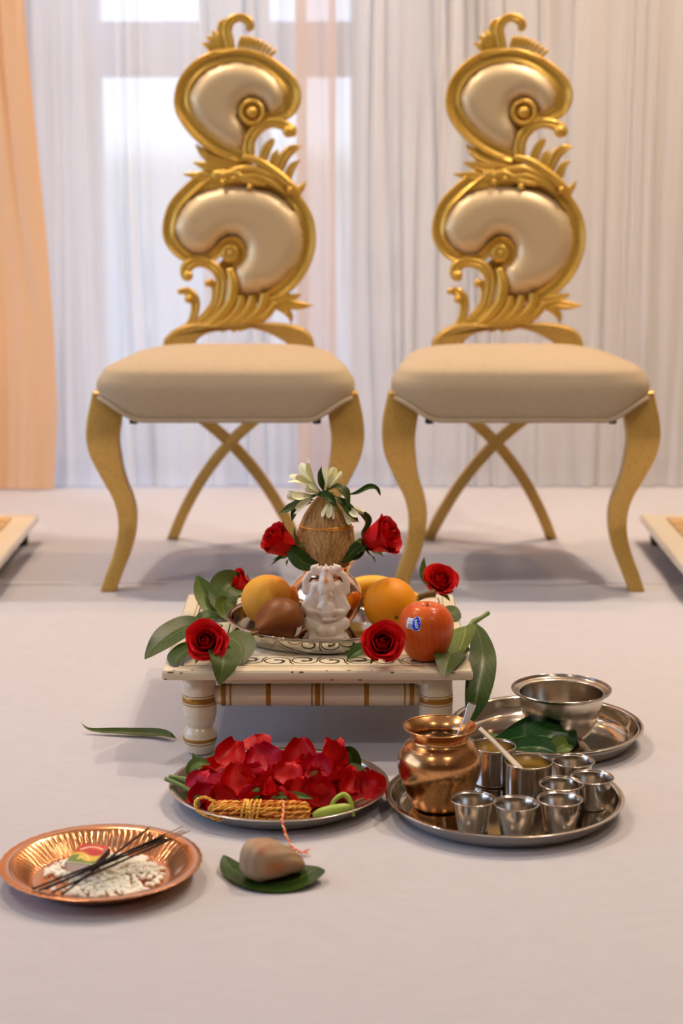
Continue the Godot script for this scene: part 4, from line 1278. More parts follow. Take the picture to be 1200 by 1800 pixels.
func build_fruit(y0: float) -> void:
	# peach
	var t := thing("peach", "yellow peach with an orange blush on the left of the steel plate", "peach", Vector3(-0.1125, y0 + 0.0392, -2.685))
	var g := Geo.new()
	var cleft := func(d: Vector3) -> float:
		var a := atan2(d.z, d.x)
		var c := exp(-pow((a - 0.95) / 0.16, 2.0)) * smoothstep(-0.5, 0.9, d.y)
		return 1.0 - 0.055 * c - 0.10 * exp(-pow((1.0 - d.y) / 0.03, 2.0)) + 0.01 * sin(d.x * 4.0)
	g.grid(64, 40, func(u: float, v: float) -> Vector3:
		var d := Vector3(sin(v * PI) * cos(u * TAU), -cos(v * PI), sin(v * PI) * sin(u * TAU))
		if v == 0.0 or v == 1.0: d = Vector3(0, -1.0 if v == 0.0 else 1.0, 0)
		return d * Vector3(0.0405, 0.0393, 0.040) * float(cleft.call(d)), true, false, func(u: float, v: float) -> Color:
			var d := Vector3(sin(v * PI) * cos(u * TAU), -cos(v * PI), sin(v * PI) * sin(u * TAU))
			return Color(0.74, 0.36, 0.045).lerp(Color(0.66, 0.20, 0.035), clampf(0.75 * smoothstep(0.0, 0.9, d.x + 0.35 * d.y) * blotch(d, 1.0) + 0.25 * smoothstep(0.3, -0.6, d.y), 0, 1)))
	part(t, "flesh", g, M.peach_skin, Transform3D(Basis(Vector3.BACK, -0.12), Vector3()))
	# orange
	t = thing("orange", "large smooth orange on the right of the steel plate", "orange", Vector3(0.0735, y0 + 0.0402, -2.655))
	g = Geo.new()
	g.ball(Vector3(), Vector3(0.0405, 0.0402, 0.0405), 64, 40, func(d: Vector3) -> float: return 1.0 - 0.03 * exp(-pow((1.0 - d.y) / 0.02, 2.0)) - 0.012 * exp(-pow((1.0 + d.y) / 0.02, 2.0)))
	var face := Vector3(0.21, -0.28, 0.93).normalized()
	var sp := Basis(Quaternion(Vector3.UP, face))
	part(t, "peel", g, M.orange_peel, Transform3D(sp, Vector3()))
	g = Geo.new()
	g.lathe([Vector2(0, 0.0002), Vector2(0.0016, 0.0004), Vector2(0.0028, 0.0), Vector2(0.0033, -0.0012)], 12, func(a: float, _k: int, q: Vector2) -> float: return q.x * (1.0 + 0.25 * cos(a * 5.0)))
	part(t, "stem_button", g, M.stem_dry, Transform3D(sp, face * 0.0392))
	# pear lying with its stalk to the front
	t = thing("pear", "reddish brown pear lying on the plate, stalk over the rim", "pear", Vector3(-0.0930, y0 + 0.0335, -2.580))
	g = Geo.new()
	var pp := profile([[0, -0.036], [0.012, -0.0355], [0.0262, -0.028], [0.0335, -0.013], [0.0345, -0.001], [0.0305, 0.013], [0.0225, 0.025], [0.0155, 0.034], [0.0110, 0.0405], [0.0070, 0.0445], [0.003, 0.0445], [0, 0.043]], 34)
	g.grid(56, 33, func(u: float, v: float) -> Vector3:
		var q: Vector2 = pp[roundi(v * 33)]
		var r := q.x * (1.0 + 0.018 * sin(u * TAU * 2.0 + 0.6) + 0.012 * sin(u * TAU * 3.0 + v * 4.0))
		return Vector3(r * cos(u * TAU), q.y, r * sin(u * TAU)), true, false, func(u: float, v: float) -> Color:
			var n := 0.5 + 0.3 * sin(u * 19.0 + v * 5.0) + 0.2 * sin(u * 47.0 + v * 13.0)
			return Color(0.15, 0.032, 0.008).lerp(Color(0.25, 0.095, 0.016), clampf(n * 0.8 + 0.5 * smoothstep(0.75, 1.0, v), 0, 1)))
	var down := Basis(Quaternion(Vector3.UP, Vector3(-0.62, -0.16, 0.77).normalized()))
	part(t, "flesh", g, M.pear_skin, Transform3D(down, Vector3()))
	g = Geo.new()
	g.tube([Vector4(0, 0.040, 0, 0.0032), Vector4(0.0004, 0.047, 0, 0.0028), Vector4(0.001, 0.054, -0.001, 0.0030), Vector4(0.0015, 0.060, -0.0015, 0.0038), Vector4(0.0015, 0.0608, -0.0015, 0.0022)], 10, Vector3(1, 0, 0.2))
	part(t, "stalk", g, M.stem_dry, Transform3D(down, Vector3()))
	g = Geo.new()
	g.grid(8, 8, func(u: float, v: float) -> Vector3:
		var a := lerpf(-0.26, 0.26, u); var b := lerpf(-0.2, 0.2, v)
		return Vector3(0.86 + 0.0, 0, 0).normalized() * 0.0001 + (Basis(Vector3.UP, a) * Basis(Vector3.BACK, b) * Vector3(0.0362, 0, 0)), false, false, null, true)
	part(t, "sticker", g, M.sticker_white, Transform3D(Basis(Vector3.UP, -0.42) * Basis(Vector3.BACK, -0.32), Vector3()))
	# banana behind the orange
	t = thing("banana", "yellow banana behind the orange, its brown stem end beside the back rose", "banana", Vector3(0.055, y0, -2.752))
	g = Geo.new()
	var bp := curve([Vector4(-0.055, 0.034, 0.0, 0.004), Vector4(-0.050, 0.036, 0.0, 0.010), Vector4(-0.030, 0.042, -0.002, 0.0165), Vector4(0.0, 0.044, -0.004, 0.0175), Vector4(0.032, 0.036, -0.004, 0.016), Vector4(0.054, 0.028, -0.002, 0.010), Vector4(0.066, 0.026, 0.0, 0.006)], 26)
	var hex := []
	for k in 10: hex.append(Vector2(cos(TAU * k / 10), sin(TAU * k / 10)) * (1.0 if k % 2 else 0.93))
	g.sweep(bp, hex, Vector3(0.1, 0.9, 0.3))
	part(t, "peel", g, M.banana_skin)
	g = Geo.new()
	g.tube(curve([Vector4(0.063, 0.026, 0.0, 0.0058), Vector4(0.074, 0.030, 0.001, 0.0050), Vector4(0.084, 0.033, 0.002, 0.0056), Vector4(0.092, 0.034, 0.002, 0.0064)], 10), 8)
	part(t, "stem_end", g, M.stem_dry)
	# apple on the table before the plate
	t = thing("apple", "orange red apple with a blue sticker at the right front of the low table", "apple", Vector3(0.1205, 0.1301, -2.500))
	g = Geo.new()
	var ap := profile([[0, 0.006], [0.006, 0.0035], [0.014, 0.0008], [0.0225, 0.0030], [0.0315, 0.0145], [0.0372, 0.030], [0.0395, 0.0465], [0.0375, 0.061], [0.031, 0.0725], [0.0225, 0.0795], [0.0145, 0.0808], [0.008, 0.0775], [0.003, 0.0715], [0, 0.069]], 44)
	var skin := func(u: float, v: float) -> Color:
		var a := u * TAU
		var n := 0.5 + 0.10 * sin(a * 23.0 + 2.0 * sin(v * 9.0)) + 0.08 * sin(a * 41.0 + 1.0 + v * 6.0) + 0.22 * sin(a * 3.0 + v * 3.0)
		var c := Color(0.50, 0.055, 0.012).lerp(Color(0.66, 0.145, 0.022), clampf(n, 0, 1))
		return c.lerp(Color(0.80, 0.48, 0.14), 0.30 * smoothstep(0.85, 1.0, v) + 0.4 * smoothstep(0.25, 0.0, v))
	g.grid(80, 43, func(u: float, v: float) -> Vector3:
		var q: Vector2 = ap[roundi(v * 43)]
		var a := u * TAU
		var r := q.x * (1.0 + 0.016 * cos(a * 5.0 + 0.7) * smoothstep(0.3, 0.9, v) + 0.012 * sin(a * 2.0))
		return Vector3(r * cos(a), q.y, r * sin(a)), true, false, skin)
	part(t, "flesh", g, M.apple_skin)
	g = Geo.new()
	g.tube(curve([Vector4(0, 0.069, 0, 0.0014), Vector4(0.001, 0.076, -0.002, 0.0012), Vector4(0.003, 0.080, -0.005, 0.0016)], 8), 8, Vector3(1, 0, 0.1))
	part(t, "stalk", g, M.stem_dry)
	# sticker: a round blue label with a white tab of bars, bent to the apple
	g = Geo.new()
	var nn := 24
	g.grid(nn, 16, func(u: float, v: float) -> Vector3:
		var w := lerpf(-0.0118, 0.0118, u)
		var h := lerpf(-0.0095, 0.0095, v)
		# the tab is lower than the round label
		if u < 0.5: h = clampf(h, -0.0080, 0.0066)
		else: h *= clampf(sqrt(maxf(0.0, 1.0 - pow((w - 0.0050) / 0.0074, 2.0))) + (0.22 if v < 0.5 else 0.0), 0.0, 1.0) if u < 0.999 else 0.12
		var y := 0.0610 + h
		var a := PI / 2 + 0.55 - w / 0.039
		var q := Vector2(0.0393, 0)
		for k in ap.size() - 1:
			if ap[k].y <= y and ap[k + 1].y > y and ap[k].x > 0.02: q = (ap[k] as Vector2).lerp(ap[k + 1], (y - ap[k].y) / (ap[k + 1].y - ap[k].y))
		var r := q.x * (1.0 + 0.016 * cos(a * 5.0 + 0.7) * smoothstep(0.3, 0.9, 0.6) + 0.012 * sin(a * 2.0)) + 0.00045
		return Vector3(r * cos(a), y, r * sin(a)))
	part(t, "sticker", g, mat("fruit_sticker", Color(1, 1, 1), 0.3, 0.0, {"albedo_texture": tex(sticker_image()), "cull_mode": BaseMaterial3D.CULL_DISABLED}))


func sticker_image() -> Image:
	var im := Image.create(240, 190, false, Image.FORMAT_RGB8)
	im.fill(Color(0.86, 0.87, 0.90))
	# bars of the tab
	for k in 9: im.fill_rect(Rect2i(34 + k * 8, 104, 2 + (k * 5) % 4, 60), Color(0.16, 0.16, 0.2))
	stroke_line(im, [Vector2(34, 70), Vector2(100, 70)], 5, Color(0.35, 0.36, 0.42))
	stroke_line(im, [Vector2(34, 84), Vector2(92, 84)], 5, Color(0.45, 0.46, 0.52))
	# blue round label
	for y in 190:
		for x in 240:
			var d := Vector2((x - 170.0) / 74.0, (y - 95.0) / 95.0)
			if x > 108 and d.length() < 0.97: im.set_pixel(x, y, Color(0.03, 0.25, 0.78))
			elif x > 100 and d.length() < 1.1: im.set_pixel(x, y, Color(0.70, 0.80, 0.93))
	# the letters J A Z Z running down the label
	var rot := Transform2D(1.22, Vector2(146, 34))
	var w := Color(0.97, 0.97, 0.98)
	var letters := [[[12, 0, 24, 0], [20, 0, 18, 26], [18, 26, 10, 31], [10, 31, 3, 24]], [[32, 32, 45, 0], [45, 0, 56, 32], [37, 20, 52, 20]], [[62, 2, 84, 2], [84, 2, 62, 31], [62, 31, 85, 31]], [[91, 2, 113, 2], [113, 2, 91, 31], [91, 31, 114, 31]]]
	for l in letters:
		for s in l: stroke_line(im, [rot * Vector2(s[0] * 1.12, -s[1] * -1.0 - 16), rot * Vector2(s[2] * 1.12, -s[3] * -1.0 - 16)], 9, w)
	im.fill_rect(Rect2i(136, 30, 9, 9), Color(0.3, 0.65, 0.2))
	im.fill_rect(Rect2i(212, 70, 8, 24), Color(0.75, 0.82, 0.95))
	im.flip_y()
	return im


# ---------------------------------------------------------------- roses and leaves on the table
func build_table_flowers() -> void:
	var y := 0.1300
	var front_rose := rose("open rose facing front at the left front corner of the low table", Vector3(-0.190, y + 0.024, -2.486), Vector3(-0.05, 0.50, 0.86), 0.0315, 0.55, 0.5)
	rose("open rose facing front right of the table middle, beside the apple", Vector3(0.056, y + 0.025, -2.476), Vector3(0.08, 0.48, 0.86), 0.0320, 0.50, 2.0)
	rose("rose at the back right corner of the low table, beside the banana stem", Vector3(0.152, y + 0.030, -2.800), Vector3(0.20, 0.72, 0.66), 0.031, 0.45, 3.3)
	rose("rose half hidden behind the peach at the back left of the low table", Vector3(-0.148, y + 0.028, -2.800), Vector3(-0.70, 0.62, 0.35), 0.028, 0.15, 1.1)
	var P := func(a: float, b: float, c: float) -> Vector3: return Vector3(a, y + b, c)
	# left front corner
	leaf("rose_leaf", "long dark leaf reaching left over the table edge beside the left front rose", [P.call(-0.172, 0.012, -2.610), P.call(-0.215, 0.028, -2.580), P.call(-0.250, 0.022, -2.535), P.call(-0.280, 0.004, -2.484)], 0.050, M.leaf_dark, Vector3(0.25, 1, 0.15), 0.25, 0.5, 0.04, 0.0, 0.75)
	leaf("rose_leaf", "leaf hanging point down over the front edge under the left front rose", [P.call(-0.186, 0.014, -2.512), P.call(-0.170, 0.019, -2.480), P.call(-0.165, 0.012, -2.440), P.call(-0.170, -0.014, -2.418)], 0.050, M.leaf_olive, Vector3(0.35, 1, 0.5), 0.2, 0.45, 0.04, 0.0, 0.8)
	leaf("rose_leaf", "grey green leaf curving down beside the left of the steel plate front", [P.call(-0.180, 0.015, -2.556), P.call(-0.160, 0.022, -2.530), P.call(-0.143, 0.017, -2.500), P.call(-0.141, 0.001, -2.464)], 0.048, M.leaf_olive, Vector3(0.1, 1, 0.35), 0.3, 0.5, 0.05, 0.0, 0.7)
	leaf("rose_leaf", "shaded leaf lying on the table corner left of the left front rose", [P.call(-0.190, 0.012, -2.540), P.call(-0.216, 0.012, -2.520), P.call(-0.232, 0.006, -2.490), P.call(-0.236, 0.002, -2.456)], 0.038, M.leaf_dark, Vector3(-0.2, 1, 0.3), 0.2, 0.5, 0.03, 0.0, 0.8)
	var g := Geo.new()
	g.tube(curve([Vector4(-0.185, y + 0.018, -2.52, 0.0020), Vector4(-0.17, y + 0.012, -2.57, 0.0018), Vector4(-0.158, y + 0.016, -2.60, 0.0016), Vector4(-0.152, y + 0.022, -2.625, 0.0012)], 14), 8)
	part(front_rose, "stem", g, M.stem_green, front_rose.transform.affine_inverse())
	# back left group
	leaf("rose_leaf", "upright pale green leaf at the back left of the low table, its point up", [P.call(-0.170, 0.002, -2.715), P.call(-0.190, 0.012, -2.738), P.call(-0.214, 0.034, -2.756), P.call(-0.228, 0.060, -2.770)], 0.052, M.leaf_light, Vector3(0.2, 0.6, 1), 0.45, 0.42, 0.0, 0.0, 0.8)
	leaf("rose_leaf", "rounded dark leaf at the back left, between the pale leaf and the peach", [P.call(-0.172, 0.002, -2.725), P.call(-0.184, 0.026, -2.750), P.call(-0.176, 0.044, -2.775), P.call(-0.150, 0.036, -2.790)], 0.055, M.leaf_olive, Vector3(0.1, 0.7, 1), 0.3, 0.5, 0.05, 0.0, 0.6)
	leaf("rose_leaf", "small dark leaf lying flat under the pale leaf at the back left", [P.call(-0.180, 0.004, -2.715), P.call(-0.200, 0.008, -2.715), P.call(-0.214, 0.006, -2.712), P.call(-0.226, 0.003, -2.705)], 0.030, M.leaf_dark, Vector3(0, 1, 0.3), 0.2, 0.5, 0.0, 0.0, 0.8)
	leaf("rose_leaf", "folded leaf in front of the dark leaf, left of the steel plate rim", [P.call(-0.168, 0.002, -2.712), P.call(-0.180, 0.012, -2.720), P.call(-0.184, 0.024, -2.728), P.call(-0.176, 0.032, -2.735)], 0.032, M.leaf_light, Vector3(0.4, 0.5, 1), 0.4, 0.5, 0.0, 0.0, 0.7)
	# leaves near the front right rose
	leaf("rose_leaf", "small dark leaf pointing left under the front rose beside the apple", [P.call(0.048, 0.010, -2.500), P.call(0.032, 0.014, -2.500), P.call(0.020, 0.010, -2.496), P.call(0.008, 0.002, -2.490)], 0.026, M.leaf_dark, Vector3(0, 1, 0.5), 0.3, 0.5, 0.0, 0.0, 0.8)
	leaf("rose_leaf", "pale curled leaf between the front rose and the apple", [P.call(0.060, 0.034, -2.520), P.call(0.074, 0.040, -2.515), P.call(0.086, 0.038, -2.505), P.call(0.096, 0.033, -2.490)], 0.018, M.leaf_light, Vector3(0, 1, 0.6), 0.5, 0.4, 0.0, 0.0, 0.8)
	# back right
	leaf("rose_leaf", "thin upright leaf behind the back right rose", [P.call(0.136, 0.03, -2.83), P.call(0.132, 0.044, -2.835), P.call(0.131, 0.058, -2.838), P.call(0.133, 0.074, -2.84)], 0.014, M.leaf_light, Vector3(0.2, 0.2, 1), 0.3, 0.4, 0.0, 0.0, 0.9)
	leaf("rose_leaf", "round dark leaf lying under the back right rose, right of the apple", [P.call(0.150, 0.010, -2.735), P.call(0.162, 0.012, -2.728), P.call(0.172, 0.010, -2.722), P.call(0.184, 0.002, -2.716)], 0.034, M.leaf_olive, Vector3(0.2, 1, 0.4), 0.2, 0.5, 0.0, 0.0, 0.55)
	# sprig of three leaves at the right
	var t := thing("leaf_sprig", "green sprig with a cut stem end and narrow leaves, right of the apple", "sprig", Vector3(0.165, y, -2.58))
	g = Geo.new()
	g.tube(curve([Vector4(-0.020, 0.006, 0.03, 0.0022), Vector4(0.004, 0.012, 0.0, 0.0028), Vector4(0.026, 0.017, -0.040, 0.0034), Vector4(0.034, 0.020, -0.054, 0.0046), Vector4(0.046, 0.022, -0.070, 0.0032), Vector4(0.058, 0.024, -0.090, 0.0036)], 24), 10)
	part(t, "stem", g, M.stem_green)
	g = Geo.new()
	leaf_geo(g, [Vector3(-0.004, 0.006, 0.02), Vector3(-0.004, 0.009, 0.060), Vector3(-0.014, 0.011, 0.112), Vector3(-0.022, -0.004, 0.156)], 0.052, Vector3(0.1, 1, 0.1), 0.25, 0.5, 0.03, 0.0, 0.8)
	part(t, "leaf", g, M.leaf_olive)
	g = Geo.new()
	leaf_geo(g, [Vector3(0.018, 0.020, -0.028), Vector3(0.016, 0.024, 0.020), Vector3(0.006, 0.014, 0.070), Vector3(-0.008, 0.004, 0.124)], 0.042, Vector3(-0.3, 1, 0.1), 0.35, 0.5, 0.03, 0.0, 0.8)
	part(t, "leaf", g, M.leaf_light)
	g = Geo.new()
	leaf_geo(g, [Vector3(0.034, 0.020, -0.054), Vector3(0.038, 0.014, -0.01), Vector3(0.0375, 0.000, 0.07), Vector3(0.026, -0.035, 0.132), Vector3(0.014, -0.072, 0.156)], 0.042, Vector3(0.10, 0.62, 0.78), 0.16, 0.6, 0.03, 0.0, 0.75)
	part(t, "leaf", g, M.leaf_dark)
	# leaf on the cloth at the left
	leaf("fallen_leaf", "narrow green leaf lying alone on the cloth left of the low table", [Vector3(-0.2405, 0.002, -2.528), Vector3(-0.252, 0.0065, -2.528), Vector3(-0.275, 0.004, -2.543), Vector3(-0.325, 0.004, -2.551), Vector3(-0.370, 0.006, -2.556), Vector3(-0.386, 0.016, -2.563)], 0.019, M.leaf_olive, Vector3(0, 1, 0.45), 0.35, 0.42, 0.06, 0.0, 1.5)


# ---------------------------------------------------------------- steel plate heaped with rose petals
func petal_shape(sd: int, L: float, W: float, cup: float, curl: float) -> Geo:
	# a broad loose petal: pale at the base, rounded, cupped, its lip rolled back
	var g := Geo.new()
	var r := RandomNumberGenerator.new()
	r.seed = sd
	var p1 := r.randf() * 6.0
	var p2 := r.randf() * 6.0
	g.grid(16, 14, func(u: float, v: float) -> Vector3:
		var s := u * 2.0 - 1.0
		var ww := W * 0.5 * pow(sin(clampf(pow(v, 0.62), 0, 1) * PI * 0.86 + 0.12), 0.75)
		if v == 0.0: ww = W * 0.07
		var x := s * ww
		var z := -L * 0.5 + L * v * (1.0 - 0.13 * s * s * v + 0.03 * cos(s * 6.0 + p1) * v)
		var y := cup * (s * s * 0.9 * smoothstep(0.0, 0.5, v) + pow(v - 0.45, 2.0) * 1.7)
		y -= curl * pow(maxf(v - 0.72, 0.0) / 0.28, 2.0)
		y += 0.0012 * sin(s * 5.0 + p1 + v * 3.0) + 0.0010 * sin(v * 9.0 + p2)
		return Vector3(x, y, z)
		, false, false, func(u: float, v: float) -> Color:
			var base := smoothstep(0.13, 0.0, v)
			var k := 0.9 + 0.1 * sin(u * 40.0) * (1.0 - v)
			return Color(k, k, k).lerp(Color(1.15, 14.0, 6.0), base * 0.8))
	return g


func build_petal_plate() -> void:
	var c := Vector3(-0.0826, -0.0002, -2.2855)
	plate("steel_plate", "steel plate heaped with loose red rose petals, before the low table", c, 0.1455, 0.0225, 0.118, M.steel_brushed, 0.007)
	var shapes := []
	for k in 6: shapes.append(petal_shape(100 + k, [0.046, 0.050, 0.043, 0.052, 0.047, 0.040][k], [0.046, 0.052, 0.048, 0.046, 0.054, 0.044][k], [0.010, 0.013, 0.008, 0.014, 0.011, 0.016][k], [0.006, 0.003, 0.008, 0.004, 0.001, 0.0][k]).mesh())
	# x, y (from the plate), z offset, shape, turn about y, tilt about x, roll about z, material, label
	var mats := {"r": M.petal_red, "c": M.petal_crimson, "s": M.petal_scarlet}
	var named := [
		[0.052, 0.034, 0.060, 4, 175, 62, 4, "r", "largest upright red petal at the front middle of the heap"],
		[0.028, 0.030, 0.068, 1, 200, 58, 10, "s", "bright scarlet cupped petal leaning left of the largest front petal"],
		[-0.014, 0.030, 0.064, 3, 160, 48, -8, "s", "scarlet petal with a pink lower edge behind the thread bundle middle"],
		[0.104, 0.032, 0.042, 4, 200, 48, -10, "r", "broad smooth red petal at the right end of the heap"],
		[0.092, 0.036, 0.026, 0, 140, 62, 22, "s", "scarlet petal showing its outside, left of the broad right petal"],
		[-0.054, 0.043, 0.034, 1, 185, 52, 8, "s", "orange red petal with a yellow base spot, upper left of the heap"],
		[-0.022, 0.062, -0.004, 4, 215, 38, -20, "c", "pink crimson petal near the heap's top left of middle"],
		[-0.064, 0.062, -0.018, 3, 160, 30, 16, "r", "wide flat red petal at the top left of the heap"],
		[-0.030, 0.066, -0.040, 0, 20, -30, 10, "r", "folded red petal at the back top left of the heap"],
		[0.030, 0.060, -0.028, 1, 170, 52, -6, "r", "tall dark red petal at the back top middle"],
		[0.064, 0.060, -0.020, 3, 205, 64, 16, "s", "upright red petal at the back right top with a lit edge"],
		[0.078, 0.062, -0.030, 2, 160, 70, -14, "r", "upright red petal just right of the lit one at the back"],
		[-0.102, 0.036, 0.036, 2, 120, 58, 20, "c", "crimson petal standing at the left end over the stems"],
		[-0.094, 0.022, 0.056, 5, 150, 60, 12, "c", "deep pink petal low at the left behind the thread loop"],
		[-0.034, 0.026, 0.066, 0, 70, 62, -20, "c", "curled crimson petal with a yellow tip left of the scarlet front petal"],
		[0.014, 0.050, 0.026, 2, 150, 40, 14, "r", "red petal lying across the heap's middle"],
		[0.050, 0.052, 0.016, 5, 185, 36, -4, "c", "small pink petal curled round the dark hollow at the middle"],
		[-0.098, 0.014, 0.050, 4, 110, 24, 6, "s", "orange red petal lying flat at the far left on the plate"],
		[0.120, 0.026, 0.028, 5, 230, 40, -20, "s", "small scarlet petal tip at the far right rim"],
		[-0.074, 0.020, 0.066, 3, 200, 64, -6, "r", "dark red petal in the shade behind the thread bundle's left end"],
	]
	for q in named:
		var b := Basis(Vector3.UP, deg_to_rad(q[4])) * Basis(Vector3.RIGHT, -deg_to_rad(q[5])) * Basis(Vector3.BACK, deg_to_rad(q[6]))
		single("rose_petal", shapes[q[3]], mats[q[7]], q[8], "petal", Transform3D(b.scaled(Vector3.ONE * 0.9), c + Vector3(q[0], 0.005 + q[1] * 0.78, q[2])), "loose rose petals in the steel plate")
	var made := {}
	var words := ["crimson", "bright red", "deep red", "scarlet"]
	for k in 36:
		var a := k * 2.39996
		var r := 0.100 * sqrt((k + 0.5) / 36.0)
		var x := cos(a) * r * 1.14
		var z := sin(a) * r * 0.76 + 0.004
		var y := 0.013 + 0.026 * (1.0 - pow(r / 0.11, 2.0)) * (0.6 + 0.4 * rng.randf())
		var b := Basis(Vector3.UP, rng.randf() * TAU) * Basis(Vector3.RIGHT, -rng.randf_range(0.15, 0.85)) * Basis(Vector3.BACK, rng.randf_range(-0.5, 0.5))
		var c4 := rng.randi() % 4
		var where: String = ("back" if z < -0.02 else ("front" if z > 0.03 else "middle")) + (" far left" if x < -0.07 else (" left" if x < -0.025 else (" right" if x < 0.07 else " far right") if x > 0.025 else ""))
		var sunk: String = "low among" if y < 0.020 else ("tucked between" if y < 0.029 else "high among")
		var label: String = "%s loose petal %s the others, %s of the heap" % [words[c4], sunk, where]
		var o := single("rose_petal", shapes[rng.randi() % 6], [M.petal_crimson, M.petal_red, M.petal_red, M.petal_scarlet][c4], label, "petal", Transform3D(b, c + Vector3(x, y, z)), "loose rose petals in the steel plate")
		made[label] = made.get(label, []) + [o]
	for label in made:
		var same: Array = made[label]
		same.sort_custom(func(p, q) -> bool: return p.position.x < q.position.x)
		if same.size() > 1:
			same[0].set_meta("label", label + ", more left")
			same[-1].set_meta("label", label + ", more right")
	# dark hollow of a spent flower heart at the heap's middle
	var t := thing("rose_heart", "small curled rose heart with dark stamens in the middle of the petal heap", "flower", c + Vector3(0.048, 0.041, 0.036))
	for k in 5:
		var g := Geo.new()
		rose_petal(g, k * 1.2566, 0.7, 0.002, 0.0095, 0.0, 0.013, 0.003, 0.2)
		part(t, "petal", g, M.rose_deep, Transform3D(Basis(Vector3.RIGHT, 0.7)))
	var s := Geo.new()
	for k in 26:
		var a := k * 2.39996
		var d := Vector3(cos(a) * 0.0055 * sqrt(k / 26.0), 0.008, sin(a) * 0.0055 * sqrt(k / 26.0))
		s.tube([Vector4(d.x * 0.3, 0.001, d.z * 0.3, 0.0004), Vector4(d.x, d.y, d.z, 0.0005), Vector4(d.x * 1.05, d.y + 0.001, d.z * 1.05, 0.0009)], 5)
	part(t, "stamens", s, M.stem_dry, Transform3D(Basis(Vector3.RIGHT, 0.7)))
	# green stems, sepals and leaves sticking out
	var V := func(x: float, y: float, z: float) -> Vector3: return c + Vector3(x, y, z)
	var stem := func(label: String, pts: Array, m: Material) -> void:
		var g := Geo.new()
		var q := []
		for p in pts: q.append(Vector4(c.x + p[0], c.y + p[1], c.z + p[2], p[3]))
		g.tube(curve(q, 18), 10)
		single("cut_stem", g, m, label, "stem", Transform3D(), "green stems in the petal plate")
	stem.call("thick green rose base resting on the plate's left rim, above the thin stem", [[-0.146, 0.030, 0.0, 0.0026], [-0.132, 0.028, 0.004, 0.0040], [-0.118, 0.026, 0.010, 0.0062], [-0.104, 0.024, 0.018, 0.0078], [-0.096, 0.023, 0.024, 0.004]], M.stem_green)
	stem.call("thin pale stem crossing the plate's left rim, end outward", [[-0.150, 0.0295, 0.008, 0.0030], [-0.130, 0.026, 0.022, 0.0030], [-0.108, 0.021, 0.040, 0.0034], [-0.098, 0.020, 0.050, 0.003]], M.stem_green)
	stem.call("short cut stem end at the plate's right rim", [[0.110, 0.030, 0.0, 0.0030], [0.124, 0.030, 0.006, 0.0036], [0.136, 0.0285, 0.010, 0.0042]], M.stem_green)
	stem.call("curved pale green stalk behind the closed bud at the right front", [[0.066, 0.014, 0.094, 0.0026], [0.074, 0.030, 0.090, 0.0030], [0.086, 0.036, 0.086, 0.0034], [0.094, 0.028, 0.090, 0.0030], [0.098, 0.010, 0.094, 0.0026]], M.bud_green)
	stem.call("dry brown stalk end lying right of the closed bud", [[0.088, 0.022, 0.092, 0.0018], [0.100, 0.026, 0.088, 0.0018], [0.112, 0.030, 0.084, 0.0014]], M.stem_dry)
	var bud := Geo.new()
	bud.tube(curve([Vector4(c.x + 0.046, c.y + 0.0165, c.z + 0.109, 0.003), Vector4(c.x + 0.056, c.y + 0.019, c.z + 0.108, 0.0066), Vector4(c.x + 0.072, c.y + 0.0215, c.z + 0.106, 0.0080), Vector4(c.x + 0.086, c.y + 0.0235, c.z + 0.102, 0.0064), Vector4(c.x + 0.094, c.y + 0.0245, c.z + 0.098, 0.003)], 22), 14)
	single("flower_bud", bud, M.bud_green, "closed yellow green flower bud lying at the right front of the petal plate", "bud")
	bud = Geo.new()
	bud.tube(curve([Vector4(c.x - 0.030, c.y + 0.016, c.z + 0.072, 0.004), Vector4(c.x - 0.029, c.y + 0.024, c.z + 0.072, 0.0078), Vector4(c.x - 0.028, c.y + 0.032, c.z + 0.072, 0.0074), Vector4(c.x - 0.025, c.y + 0.039, c.z + 0.071, 0.0026)], 14), 12, Vector3(1, 0, 0.1))
	single("flower_bud", bud, M.sepal_green, "small green bud standing between the petals behind the thread bundle", "bud")
	var grp := "green leaves and sepals in the petal plate"
	leaf("plate_leaf", "small curled sepal sticking up at the plate's back left rim", [V.call(-0.098, 0.020, -0.016), V.call(-0.106, 0.030, -0.026), V.call(-0.114, 0.036, -0.036), V.call(-0.118, 0.048, -0.044)], 0.010, M.sepal_green, Vector3(0.3, 0.5, 1), 0.4, 0.6, 0.0, 0.4, 0.8, grp)
	leaf("plate_leaf", "pale green sepal arching over the red petals at the left", [V.call(-0.120, 0.028, 0.004), V.call(-0.116, 0.044, 0.004), V.call(-0.104, 0.052, 0.006), V.call(-0.090, 0.050, 0.010)], 0.016, M.leaf_light, Vector3(-0.3, 0.7, 0.8), 0.4, 0.5, 0.0, 0.0, 0.8, grp)
	leaf("plate_leaf", "narrow sepal hanging down from the thin stem at the left", [V.call(-0.098, 0.022, 0.052), V.call(-0.104, 0.022, 0.062), V.call(-0.102, 0.012, 0.074), V.call(-0.096, 0.006, 0.084)], 0.009, M.sepal_green, Vector3(-0.2, 0.6, 1), 0.3, 0.4, 0.0, 0.0, 0.8, grp)
	leaf("plate_leaf", "dark folded leaf hanging at the back right of the petal heap", [V.call(0.082, 0.054, -0.036), V.call(0.092, 0.052, -0.030), V.call(0.098, 0.038, -0.024), V.call(0.104, 0.020, -0.018)], 0.026, M.leaf_dark, Vector3(0.1, 0.5, 1), 0.4, 0.55, 0.0, 0.0, 0.8, grp)
